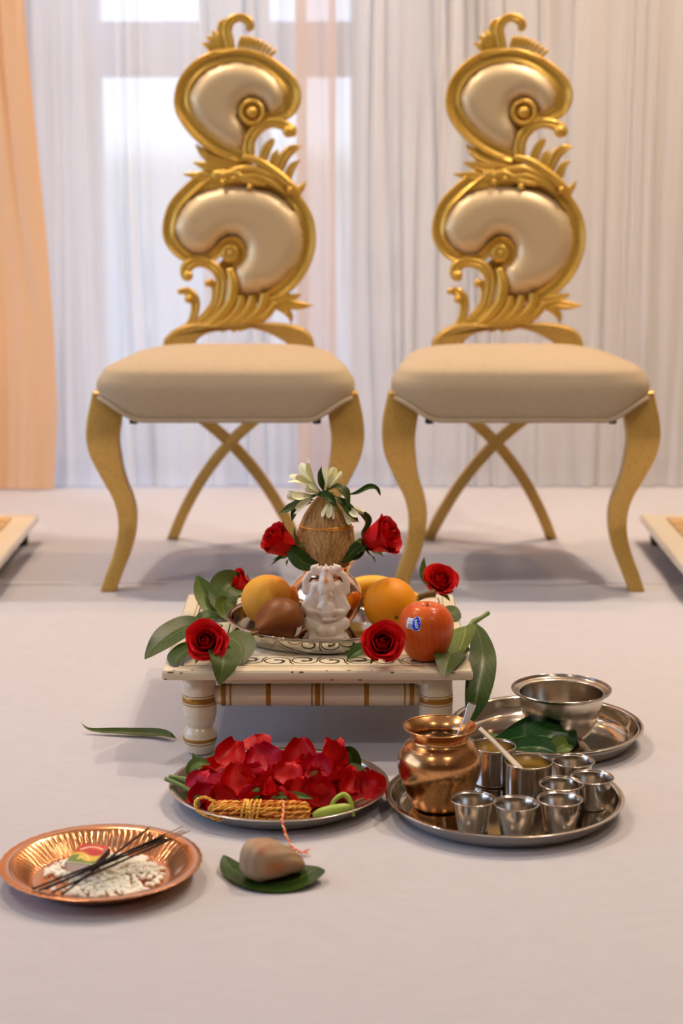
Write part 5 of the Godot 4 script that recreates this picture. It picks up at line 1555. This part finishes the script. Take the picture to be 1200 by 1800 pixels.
	leaf("plate_leaf", "broader green leaf lying at the right back under the red petals", [V.call(0.080, 0.038, -0.010), V.call(0.096, 0.037, -0.004), V.call(0.108, 0.030, 0.006), V.call(0.118, 0.022, 0.012)], 0.026, M.leaf_olive, Vector3(0.1, 1, 0.6), 0.3, 0.5, 0.0, 0.0, 0.8, grp)
	leaf("plate_leaf", "green leaf edge showing above the thread bundle at the middle", [V.call(-0.008, 0.030, 0.082), V.call(0.008, 0.033, 0.082), V.call(0.026, 0.033, 0.082), V.call(0.046, 0.029, 0.082)], 0.012, M.sepal_green, Vector3(0, 0.8, 0.6), 0.3, 0.5, 0.0, 0.0, 0.7, grp)
	leaf("plate_leaf", "dull green leaf lying flat on the plate floor at the left", [V.call(-0.128, 0.012, 0.010), V.call(-0.114, 0.010, 0.026), V.call(-0.104, 0.008, 0.046), V.call(-0.100, 0.006, 0.062)], 0.030, M.leaf_olive, Vector3(0.0, 1, 0.2), 0.2, 0.5, 0.0, 0.0, 0.7, grp)
	build_thread(c)


func twist(g: Geo, p: Array, r: float, turns: float, cols: Array, seg := 5) -> void:
	# a cord of twisted strands along p (Vector3)
	for s in cols.size():
		var q := []
		for k in p.size():
			var t: Vector3 = ((p[mini(k + 1, p.size() - 1)] - p[maxi(k - 1, 0)]) as Vector3).normalized()
			var a := t.cross(Vector3(0.2, 0.9, 0.35)).normalized()
			var w := turns * TAU * k / p.size() + TAU * s / cols.size()
			var o: Vector3 = p[k] + (a * cos(w) + a.cross(t) * sin(w)) * r * 0.62
			q.append(Vector4(o.x, o.y, o.z, r * 0.62))
		g.tint = cols[s]
		g.tube(q, seg)
	g.tint = Color(1, 1, 1)


func build_thread(c: Vector3) -> void:
	var t := thing("thread_bundle", "bundle of twisted gold and orange thread lying along the front of the petal plate", "thread", c + Vector3(-0.0215, 0.0, 0.1065))
	var gold := [Color(0.84, 0.40, 0.04), Color(0.72, 0.22, 0.02), Color(0.92, 0.56, 0.12)]
	var g := Geo.new()
	var ax := Vector3(0.0, 0.0205, -0.002)
	for ring in 3:
		var R: float = [0.0126, 0.0078, 0.003][ring]
		var n: int = [15, 9, 3][ring]
		for k in n:
			var a := TAU * (k + 0.3 * ring) / n
			var p := []
			for q in 41:
				var f := q / 40.0
				var x := lerpf(-0.064, 0.064, f)
				var e := sqrt(maxf(0.0, 1.0 - pow(absf(f * 2.0 - 1.0), 9.0))) * 0.75 + 0.25
				var pinch := 1.0 - 0.14 * exp(-pow((x + 0.012) / 0.012, 2.0))
				var w := a + 0.22 * sin(f * 5.0 + k)
				p.append(ax + Vector3(x, sin(w) * R * e * pinch * 0.95, cos(w) * R * e * pinch))
			twist(g, p, 0.0020, 9.0, [gold[k % 3], gold[(k + 1) % 3]] if k % 4 else [gold[2], Color(0.60, 0.10, 0.03)], 5)
	part(t, "skein", g, M.thread)
	g = Geo.new()
	for k in 7:
		var p := []
		for q in 33:
			var a := TAU * q / 32.0
			p.append(ax + Vector3(-0.022 + k * 0.0034 + 0.003 * sin(a + k), sin(a) * 0.0140, cos(a) * 0.0146))
		twist(g, p, 0.0016, 9.0, [gold[2], gold[0]])
	part(t, "binding", g, M.thread)
	g = Geo.new()
	var loop := curve([ax + Vector3(-0.048, 0.008, 0.004), ax + Vector3(-0.058, 0.014, 0.002), ax + Vector3(-0.070, 0.0185, 0.0), ax + Vector3(-0.080, 0.015, 0.002), ax + Vector3(-0.080, 0.006, 0.006), ax + Vector3(-0.072, 0.0005, 0.010), ax + Vector3(-0.062, -0.004, 0.010)], 46)
	twist(g, loop, 0.0019, 7.0, [gold[2], gold[0]], 6)
	part(t, "end_loop", g, M.thread)
	g = Geo.new()
	# the tail runs over the rim down to the cloth and frays
	var tail := curve([ax + Vector3(0.031, 0.0115, -0.002), ax + Vector3(0.0305, 0.0125, 0.008), ax + Vector3(0.031, 0.0075, 0.026), ax + Vector3(0.030, 0.0045, 0.042), ax + Vector3(0.034, -0.006, 0.055), ax + Vector3(0.041, -0.0165, 0.072), ax + Vector3(0.050, -0.0175, 0.088), ax + Vector3(0.0555, -0.0178, 0.094)], 70)
	twist(g, tail, 0.00165, 11.0, [Color(0.80, 0.10, 0.03), Color(0.90, 0.55, 0.28)], 6)
	var end: Vector3 = tail[-1]
	for k in 9:
		var d := Vector3(rng.randf_range(0.3, 1.0), 0.0, rng.randf_range(-0.35, 0.9)).normalized()
		var l := rng.randf_range(0.007, 0.013)
		g.tint = Color(0.80, 0.10, 0.03) if k % 3 else Color(0.92, 0.50, 0.22)
		g.tube([Vector4(end.x, end.y, end.z, 0.0006), Vector4(end.x + d.x * l * 0.6, end.y + rng.randf_range(0.0, 0.003), end.z + d.z * l * 0.6, 0.0005), Vector4(end.x + d.x * l, end.y + rng.randf_range(-0.001, 0.004), end.z + d.z * l, 0.0003)], 5)
	part(t, "loose_end", g, M.thread)


# ---------------------------------------------------------------- front right plate: water pot, small cups
func build_front_plate() -> void:
	var c := Vector3(0.2120, -0.0002, -2.2385)
	plate("steel_plate", "steel plate at the right front holding the copper water pot and steel cups", c, 0.1545, 0.0235, 0.132, M.steel, 0.0065)
	var y := 0.0012
	var t := thing("water_pot", "round copper water pot with a flared mouth and dark liquid on the front plate", "pot", Vector3(0.1275, y, -2.250))
	var g := Geo.new()
	g.lathe(shell(profile([[0.024, 0], [0.032, 0.0012], [0.037, 0.008], [0.0465, 0.028], [0.0530, 0.047], [0.0548, 0.0595], [0.0530, 0.072], [0.0465, 0.0830], [0.0395, 0.0890], [0.0368, 0.0925], [0.0372, 0.0965], [0.0405, 0.102], [0.0455, 0.1070], [0.0475, 0.1088], [0.0478, 0.1100]], 46), 0.0014), 72)
	part(t, "body", g, M.copper_aged)
	g = Geo.new()
	for h in [[0.0852, 0.0450], [0.0832, 0.0463], [0.0665, 0.0541]]:
		g.lathe([Vector2(h[1] - 0.001, h[0] - 0.0005), Vector2(h[1] + 0.0004, h[0]), Vector2(h[1] - 0.001, h[0] + 0.0005)], 72)
	part(t, "engraved_line", g, M.copper_plate)
	g = Geo.new()
	g.lathe([Vector2(0, 0.0932), Vector2(0.0352, 0.0932), Vector2(0.0352, 0.0922), Vector2(0, 0.0922)], 48)
	part(t, "liquid", g, M.dark_liquid)
	# spoon standing in the pot
	g = Geo.new()
	var sp := curve([Vector4(0.006, 0.040, 0.010, 0.0034), Vector4(0.020, 0.085, 0.004, 0.0034), Vector4(0.034, 0.116, -0.002, 0.0042), Vector4(0.040, 0.132, -0.005, 0.0056), Vector4(0.0425, 0.139, -0.006, 0.0052)], 20)
	g.sweep(sp, [Vector2(1, -0.15), Vector2(1, 0.15), Vector2(0.75, 0.3), Vector2(0.5, 0.12), Vector2(0.25, 0.3), Vector2(0, 0.12), Vector2(-0.25, 0.3), Vector2(-0.5, 0.12), Vector2(-0.75, 0.3), Vector2(-1, 0.15), Vector2(-1, -0.15), Vector2(0, -0.25)], Vector3(0.2, 0.2, 1))
	g.ball(Vector3(0.003, 0.030, 0.012), Vector3(0.010, 0.014, 0.003), 16, 10)
	single("steel_spoon", g, M.steel, "steel spoon with a ribbed handle standing in the copper water pot", "spoon", Transform3D(Basis(), Vector3(0.1275, y, -2.250)))
	# straight cups
	for q in [[0.2060, -2.345, 0.0300, 0.052, "straight steel cup half hidden behind the copper water pot"], [0.2488, -2.2965, 0.0312, 0.046, "straight steel cup with yellow oil, the white spoon in it"]]:
		t = thing("steel_cup", q[4], "cup", Vector3(q[0], y, q[1]), "straight steel cups on the front plate")
		var r: float = q[2]; var h: float = q[3]
		g = Geo.new()
		g.lathe(shell([Vector2(r - 0.004, 0), Vector2(r - 0.001, 0.0008), Vector2(r, 0.003), Vector2(r, h * 0.35), Vector2(r, h * 0.7), Vector2(r, h - 0.003), Vector2(r + 0.0008, h - 0.0018), Vector2(r + 0.0012, h - 0.0006), Vector2(r + 0.0006, h)], 0.0011), 56)
		part(t, "body", g, M.steel_brushed)
		g = Geo.new()
		g.lathe([Vector2(0, h * 0.60), Vector2(r - 0.0012, h * 0.60), Vector2(r - 0.0012, h * 0.58), Vector2(0, h * 0.58)], 40)
		part(t, "oil", g, M.ghee)
	g = Geo.new()
	var ws := curve([Vector4(0.2420, 0.034, -2.2800, 0.0052), Vector4(0.2340, 0.042, -2.2860, 0.0052), Vector4(0.2200, 0.055, -2.2960, 0.0044), Vector4(0.2020, 0.072, -2.3050, 0.0038), Vector4(0.1840, 0.088, -2.3120, 0.0036)], 24)
	g.sweep(ws, [Vector2(1, -0.22), Vector2(1, 0.22), Vector2(0.7, 0.34), Vector2(0, 0.12), Vector2(-0.7, 0.34), Vector2(-1, 0.22), Vector2(-1, -0.22), Vector2(0, -0.34)], Vector3(0.3, 1, 0.4))
	g.ball(Vector3(0.249, 0.0285, -2.2765), Vector3(0.011, 0.003, 0.008), 18, 10)
	single("white_spoon", g, M.white_plastic, "white plastic spoon leaning from the oil cup to the copper water pot", "spoon")
	# flared cups
	var proto: Node3D = null
	for q in [[0.1655, -2.1660, "flared steel cup at the front left, nearest the copper water pot", 0.0], [0.2185, -2.1500, "flared steel cup at the front middle of the six, closest to the plate's front rim", 0.0], [0.2750, -2.1660, "flared steel cup at the front right of the six", 0.0], [0.2835, -2.2230, "flared steel cup behind the front right one, half covered by it", 0.0], [0.3265, -2.2470, "flared steel cup at the far right of the six", 0.0], [0.3100, -2.3120, "rearmost flared steel cup, right of the oil cup", 0.0]]:
		var u: Node3D
		if proto == null:
			proto = thing("flared_cup", q[2], "cup", Vector3.ZERO, "small flared steel cups")
			g = Geo.new()
			g.lathe(shell([Vector2(0.0170, 0), Vector2(0.0186, 0.0006), Vector2(0.0193, 0.0020), Vector2(0.0203, 0.008), Vector2(0.0225, 0.0205), Vector2(0.0245, 0.0315), Vector2(0.0262, 0.0390), Vector2(0.0275, 0.0402), Vector2(0.0284, 0.0404), Vector2(0.0288, 0.0411), Vector2(0.0284, 0.0418)], 0.0009), 56)
			part(proto, "body", g, M.steel_brushed)
			g = Geo.new()
			g.lathe([Vector2(0.0272, 0.0408), Vector2(0.0281, 0.0402), Vector2(0.0289, 0.0404), Vector2(0.0292, 0.0411), Vector2(0.0289, 0.0418), Vector2(0.0281, 0.0420), Vector2(0.0272, 0.0416), Vector2(0.0272, 0.0408)], 56)
			part(proto, "rolled_rim", g, M.steel)
			u = proto
		else:
			u = proto.duplicate()
			u.name = numbered("flared_cup")
			add_child(u, true)
			tag(u, q[2], "cup", "small flared steel cups")
		u.position = Vector3(q[0], y, q[1])


# ---------------------------------------------------------------- rear right plate: bowl and betel leaves
func build_rear_plate() -> void:
	var c := Vector3(0.2985, -0.0002, -2.5280)
	plate("steel_plate", "steel plate behind at the right, holding the bowl and folded green leaves", c, 0.1400, 0.0260, 0.118, M.steel, 0.0065)
	var t := thing("steel_bowl", "round steel bowl with a wide rim on the rear plate", "bowl", Vector3(0.3190, 0.0012, -2.5260))
	var g := Geo.new()
	g.lathe(shell(profile([[0.020, 0], [0.027, 0.001], [0.039, 0.007], [0.051, 0.021], [0.0580, 0.039], [0.0605, 0.054], [0.0612, 0.0595], [0.0650, 0.0608], [0.0700, 0.0618], [0.0712, 0.0635], [0.0720, 0.0645]], 40), 0.0012), 72)
	part(t, "body", g, M.steel_brushed, Transform3D(Basis.from_scale(Vector3(1, 1.2, 1)), Vector3()))
	g = Geo.new()
	g.lathe([Vector2(0.0703, 0.0625), Vector2(0.0718, 0.0625), Vector2(0.0728, 0.0635), Vector2(0.0730, 0.0648), Vector2(0.0720, 0.0658), Vector2(0.0708, 0.0654), Vector2(0.0703, 0.0625)], 72)
	part(t, "rolled_rim", g, M.steel, Transform3D(Basis(), Vector3(0, 0.0128, 0)))
	g = Geo.new()
	for k in 22:
		var a := k * 2.39996
		var r := 0.014 * sqrt(k / 22.0)
		g.ball(Vector3(cos(a) * r, 0.004 + 0.010 * (1.0 - r / 0.015) * 0.9, sin(a) * r * 0.7), Vector3(0.0042, 0.003, 0.0036) * rng.randf_range(0.7, 1.2), 8, 6)
	single("spice_heap", g, mat("turmeric", Color(0.82, 0.48, 0.06), 0.8), "small heap of yellow orange spice inside the steel bowl", "spice", Transform3D(Basis(Vector3.RIGHT, 0.55).scaled(Vector3.ONE * 1.6), Vector3(0.3190, 0.0200, -2.5640)))
	# betel leaves, folded and stacked, tips to the left
	var P := func(x: float, y: float, z: float) -> Vector3: return Vector3(x, y, z)
	var grp := "folded green leaves on the rear plate"
	leaf("betel_leaf", "glossy dark leaf at the back of the folded pile, curving down at the right", [P.call(0.225, 0.018, -2.478), P.call(0.254, 0.026, -2.482), P.call(0.286, 0.036, -2.482), P.call(0.312, 0.028, -2.470), P.call(0.324, 0.006, -2.456)], 0.052, M.leaf_betel, Vector3(0.0, 1, 0.25), 0.30, 0.6, 0.03, 0.0, 0.45, grp)
	leaf("betel_leaf", "broad dull green leaf on top of the folded pile, ribbed", [P.call(0.200, 0.016, -2.452), P.call(0.228, 0.024, -2.450), P.call(0.262, 0.033, -2.446), P.call(0.296, 0.032, -2.440), P.call(0.304, 0.012, -2.432)], 0.056, M.leaf_betel, Vector3(0.0, 0.8, 0.6), -0.15, 0.7, 0.02, 0.0, 0.42, grp)
	leaf("betel_leaf", "folded leaf under the broad one, its light edge to the front", [P.call(0.208, 0.010, -2.440), P.call(0.240, 0.019, -2.430), P.call(0.272, 0.024, -2.424), P.call(0.302, 0.016, -2.420)], 0.036, M.leaf_betel, Vector3(0.0, 0.9, 0.5), 0.3, 0.65, 0.02, 0.0, 0.5, grp)
	leaf("betel_leaf", "lowest folded leaf of the pile, lying on the plate floor", [P.call(0.212, 0.006, -2.436), P.call(0.244, 0.010, -2.424), P.call(0.278, 0.012, -2.418), P.call(0.306, 0.008, -2.420)], 0.032, M.leaf_betel, Vector3(0.0, 1, 0.4), 0.3, 0.65, 0.02, 0.0, 0.5, grp)
	leaf("betel_leaf", "short leaf end turned up at the right front of the pile", [P.call(0.284, 0.006, -2.424), P.call(0.300, 0.018, -2.428), P.call(0.314, 0.024, -2.434), P.call(0.324, 0.020, -2.446)], 0.030, M.leaf_light, Vector3(0.2, 0.8, 0.6), 0.3, 0.5, 0.02, 0.0, 0.6, grp)
	leaf("betel_leaf", "small yellowish leaf tip showing at the left back of the pile", [P.call(0.236, 0.012, -2.500), P.call(0.222, 0.014, -2.500), P.call(0.212, 0.016, -2.496), P.call(0.204, 0.014, -2.490)], 0.012, M.leaf_light, Vector3(0, 1, 0.4), 0.2, 0.5, 0.0, 0.0, 0.7, grp)


# ---------------------------------------------------------------- fluted copper plate with puffed rice, matches and incense
func build_copper_plate() -> void:
	var c := Vector3(-0.2835, -0.0002, -2.0130)
	var g := Geo.new()
	var prof := [Vector2(0, 0.0), Vector2(0.078, 0.0), Vector2(0.082, 0.001)]
	for k in 7: prof.append(Vector2(lerpf(0.083, 0.1045, k / 6.0), lerpf(0.0015, 0.0195, pow(k / 6.0, 1.2))))
	prof += [Vector2(0.1110, 0.0212), Vector2(0.1170, 0.0215), Vector2(0.1182, 0.0222), Vector2(0.1170, 0.0232), Vector2(0.1105, 0.0228), Vector2(0.1065, 0.0222), Vector2(0.1048, 0.0208)]
	for k in range(6, -1, -1): prof.append(Vector2(lerpf(0.0815, 0.1035, k / 6.0), lerpf(0.0024, 0.0200, pow(k / 6.0, 1.2))))
	prof += [Vector2(0.0800, 0.0018), Vector2(0.0700, 0.0014), Vector2(0.0650, 0.0015), Vector2(0.0632, 0.0023), Vector2(0.0614, 0.0015), Vector2(0.046, 0.0014), Vector2(0.0442, 0.0021), Vector2(0.0424, 0.0014), Vector2(0, 0.0014)]
	g.lathe(prof, 648, func(a: float, k: int, q: Vector2) -> float:
		if k >= 17 and k <= 23: return q.x - 0.0034 * absf(sin(a * 42.0)) * sin((k - 16.5) / 7.2 * PI)
		if k >= 11 and k <= 13: return q.x + 0.0010 * absf(cos(a * 20.0))
		return q.x)
	single("copper_plate", g, M.copper_plate, "fluted copper plate at the left front, holding puffed rice and incense sticks", "plate", Transform3D(Basis(), c))
	# puffed rice
	var grain := Geo.new()
	grain.ball(Vector3(), Vector3(0.0055, 0.0029, 0.0031), 8, 6, func(d: Vector3) -> float: return 1.0 - 0.12 * absf(d.x) + 0.08 * sin(d.y * 5.0 + d.x * 3.0))
	var heap := []
	for k in 900:
		var a := rng.randf() * TAU
		var r := 0.072 * pow(rng.randf(), 0.72)
		var x := cos(a) * r * 1.06 + 0.006
		var z := sin(a) * r * 0.92
		if x < -0.038 and z > 0.0 and rng.randf() < 0.9: continue
		if x * x + z * z > 0.0052: continue
		var dense := clampf(1.0 - Vector2((x - 0.012) / 0.056, (z + 0.010) / 0.046).length(), 0.0, 1.0)
		if dense <= 0.02 and rng.randf() < 0.35: continue
		var y := 0.0036 + rng.randf() * 0.017 * dense
		heap.append(Transform3D(Basis.from_euler(Vector3(rng.randf_range(-0.4, 0.4), rng.randf() * TAU, rng.randf_range(-0.5, 0.5))).scaled(Vector3.ONE * rng.randf_range(0.72, 1.12)), Vector3(x, y, z)))
	var mm := MultiMesh.new()
	mm.transform_format = MultiMesh.TRANSFORM_3D
	mm.mesh = grain.mesh()
	mm.instance_count = heap.size()
	for k in heap.size(): mm.set_instance_transform(k, heap[k])
	var o := MultiMeshInstance3D.new()
	o.name = "puffed_rice"
	o.multimesh = mm
	o.material_override = M.rice
	o.position = c
	add_child(o, true)
	tag(o, "loose white puffed rice spread over the middle of the copper plate", "rice")
	o.set_meta("kind", "stuff")
	# matchbox: sleeve and tray
	var t := thing("matchbox", "small matchbox with a red, yellow and green top on the puffed rice", "matchbox", c + Vector3(-0.0165, 0.0225, -0.006))
	var turn := Basis(Vector3.UP, deg_to_rad(-16)) * Basis(Vector3.RIGHT, deg_to_rad(4))
	var w := 0.0345; var l := 0.052; var h := 0.0115
	g = Geo.new()
	for s in [[0, h / 2 - 0.0004, w, 0.0008], [0, -h / 2 + 0.0004, w, 0.0008]]: g.box(Vector3(s[2], s[3], l), 0.0002, Vector3(s[0], s[1], 0))
	for s in [-1, 1]: g.box(Vector3(0.0008, h - 0.0016, l), 0.0002, Vector3(s * (w / 2 - 0.0004), 0, 0))
	var xf := Transform3D(turn, Vector3())
	part(t, "sleeve", g, M.paper, xf)
	g = Geo.new()
	g.box(Vector3(w - 0.003, h - 0.0022, l + 0.0006), 0.0004)
	part(t, "tray", g, M.sticker_white, xf)
	g = Geo.new()
	for s in [-1, 1]: g.box(Vector3(0.0004, h - 0.0026, l - 0.001), 0.0001, Vector3(s * (w / 2 + 0.0001), 0, 0))
	part(t, "striking_strip", g, M.striker, xf)
	g = Geo.new()
	quad_top(g, w - 0.0004, l - 0.0004, h / 2 + 0.0002)
	part(t, "printed_top", g, mat("match_print", Color(1, 1, 1), 0.45, 0.0, {"albedo_texture": tex(match_image())}), xf)
	# incense sticks: dark coated part and bare bamboo end
	for q in [
		[[-0.0655, 0.0250, 0.0905], [0.0905, 0.0330, -0.0700], "incense stick at the back of the parallel four"],
		[[-0.0575, 0.0252, 0.0945], [0.0940, 0.0330, -0.0665], "second incense stick from the back, beside the rearmost"],
		[[-0.0420, 0.0250, 0.0995], [0.0990, 0.0325, -0.0690], "incense stick at the front of the parallel ones"],
		[[-0.0500, 0.0275, 0.0965], [0.0900, 0.0360, -0.0745], "incense stick lying on top of the parallel ones"],
		[[-0.0300, 0.0240, 0.1030], [0.0480, 0.0255, -0.1010], "incense stick crossing the other four towards the back rim"]]:
		var a := Vector3(q[0][0], q[0][1], q[0][2]); var b := Vector3(q[1][0], q[1][1], q[1][2])
		t = thing("incense_stick", q[2], "incense stick", c + a, "incense sticks on the copper plate")
		var d := b - a
		g = Geo.new()
		var m := d * (0.97 if q[2].begins_with("incense stick crossing") else 0.86)
		g.tube([Vector4(0, 0, 0, 0.0013), Vector4(m.x * 0.5, m.y * 0.5, m.z * 0.5, 0.0014), Vector4(m.x, m.y, m.z, 0.0013)], 8)
		part(t, "incense", g, M.incense)
		g = Geo.new()
		g.tube([Vector4(m.x * 0.98, m.y * 0.98, m.z * 0.98, 0.0006), Vector4(d.x, d.y, d.z, 0.0006)], 8)
		part(t, "bamboo", g, M.bamboo)


func match_image() -> Image:
	var im := Image.create(128, 192, false, Image.FORMAT_RGB8)
	for y in 192:
		for x in 128:
			var c := Color(0.72, 0.13, 0.08)
			var band := y + 14.0 * sin(x * 0.05)
			if band > 96: c = Color(0.83, 0.68, 0.18)
			if band > 150 or (x < 34 and band > 122): c = Color(0.36, 0.48, 0.16)
			if y < 60 and x > 60: c = c.lerp(Color(0.85, 0.25, 0.15), 0.5)
			im.set_pixel(x, y, c)
	stroke_line(im, curve([Vector2(16, 60), Vector2(44, 30), Vector2(80, 26), Vector2(112, 40)], 20), 9, Color(0.88, 0.80, 0.68))
	stroke_line(im, [Vector2(66, 62), Vector2(108, 70)], 11, Color(0.62, 0.07, 0.06))
	stroke_line(im, curve([Vector2(40, 150), Vector2(64, 112), Vector2(96, 150)], 20), 7, Color(0.88, 0.82, 0.55))
	stroke_line(im, [Vector2(0, 186), Vector2(127, 186)], 7, Color(0.80, 0.74, 0.62))
	return im


# ---------------------------------------------------------------- stone on a leaf
func build_stone() -> void:
	leaf("ground_leaf", "green leaf lying on the cloth under the pebble, ends turned up", [Vector3(-0.142, 0.014, -2.052), Vector3(-0.128, 0.004, -2.028), Vector3(-0.096, 0.0015, -1.998), Vector3(-0.060, 0.003, -1.996), Vector3(-0.034, 0.010, -2.012), Vector3(-0.028, 0.012, -2.020)], 0.052, M.leaf_dark, Vector3(0.0, 1, 0.05), 0.05, 0.52, 0.04, 0.0, 0.7)
	var g := Geo.new()
	g.grid(72, 48, func(u: float, v: float) -> Vector3:
		var d := Vector3(sin(v * PI) * cos(u * TAU), -cos(v * PI), sin(v * PI) * sin(u * TAU))
		if v == 0.0 or v == 1.0: d = Vector3(0, -1.0 if v == 0.0 else 1.0, 0)
		# an egg with flattened sides, high at the left and tapering to the right
		var p := Vector3(signf(d.x) * pow(absf(d.x), 0.74), signf(d.y) * pow(absf(d.y), 0.72), signf(d.z) * pow(absf(d.z), 0.82))
		var taper := 1.0 - 0.34 * smoothstep(-0.45, 1.0, p.x)
		var q := Vector3(p.x * 0.0385, p.y * 0.0240 * taper + 0.0025 * sin(p.x * 3.0), p.z * 0.028 * taper)
		if p.y < 0.0: q.y *= 0.86
		q.y += 0.0045 * smoothstep(0.3, -0.6, p.x) * smoothstep(0.0, 0.8, p.y)
		q.y -= 0.006 * smoothstep(-0.2, 1.0, p.x) * smoothstep(-0.3, 0.6, p.y)
		return q + d * 0.0006 * sin(d.x * 13.0 + d.z * 9.0), true, false, func(u: float, v: float) -> Color:
			var d := Vector3(sin(v * PI) * cos(u * TAU), -cos(v * PI), sin(v * PI) * sin(u * TAU))
			var c := Color(0.34, 0.235, 0.14).lerp(Color(0.28, 0.165, 0.075), smoothstep(-0.3, 0.9, d.x))
			var red := smoothstep(0.42, 0.06, Vector2(d.x - 0.12, (d.y - 0.05) * 0.8).length()) * smoothstep(-0.2, 0.5, d.z)
			red = maxf(red * 0.75, 0.55 * smoothstep(0.4, 0.0, Vector2(d.x + 0.2, d.y - 0.75).length()))
			c = c.lerp(Color(0.42, 0.115, 0.03), clampf(red + 0.12 * sin(d.x * 17.0 + d.y * 9.0), 0.0, 0.8))
			return c.lerp(Color(0.2, 0.17, 0.13), 0.5 * smoothstep(0.06, 0.0, absf(d.y - 0.30 - 0.12 * d.x)) * smoothstep(-0.25, -0.45, d.x) * smoothstep(-1.0, -0.8, d.x)))
	single("pebble", g, M.stone, "smooth tan pebble with a red smear lying on a green leaf", "pebble", Transform3D(Basis(Vector3.BACK, -0.06), Vector3(-0.0815, 0.0222, -2.011)))
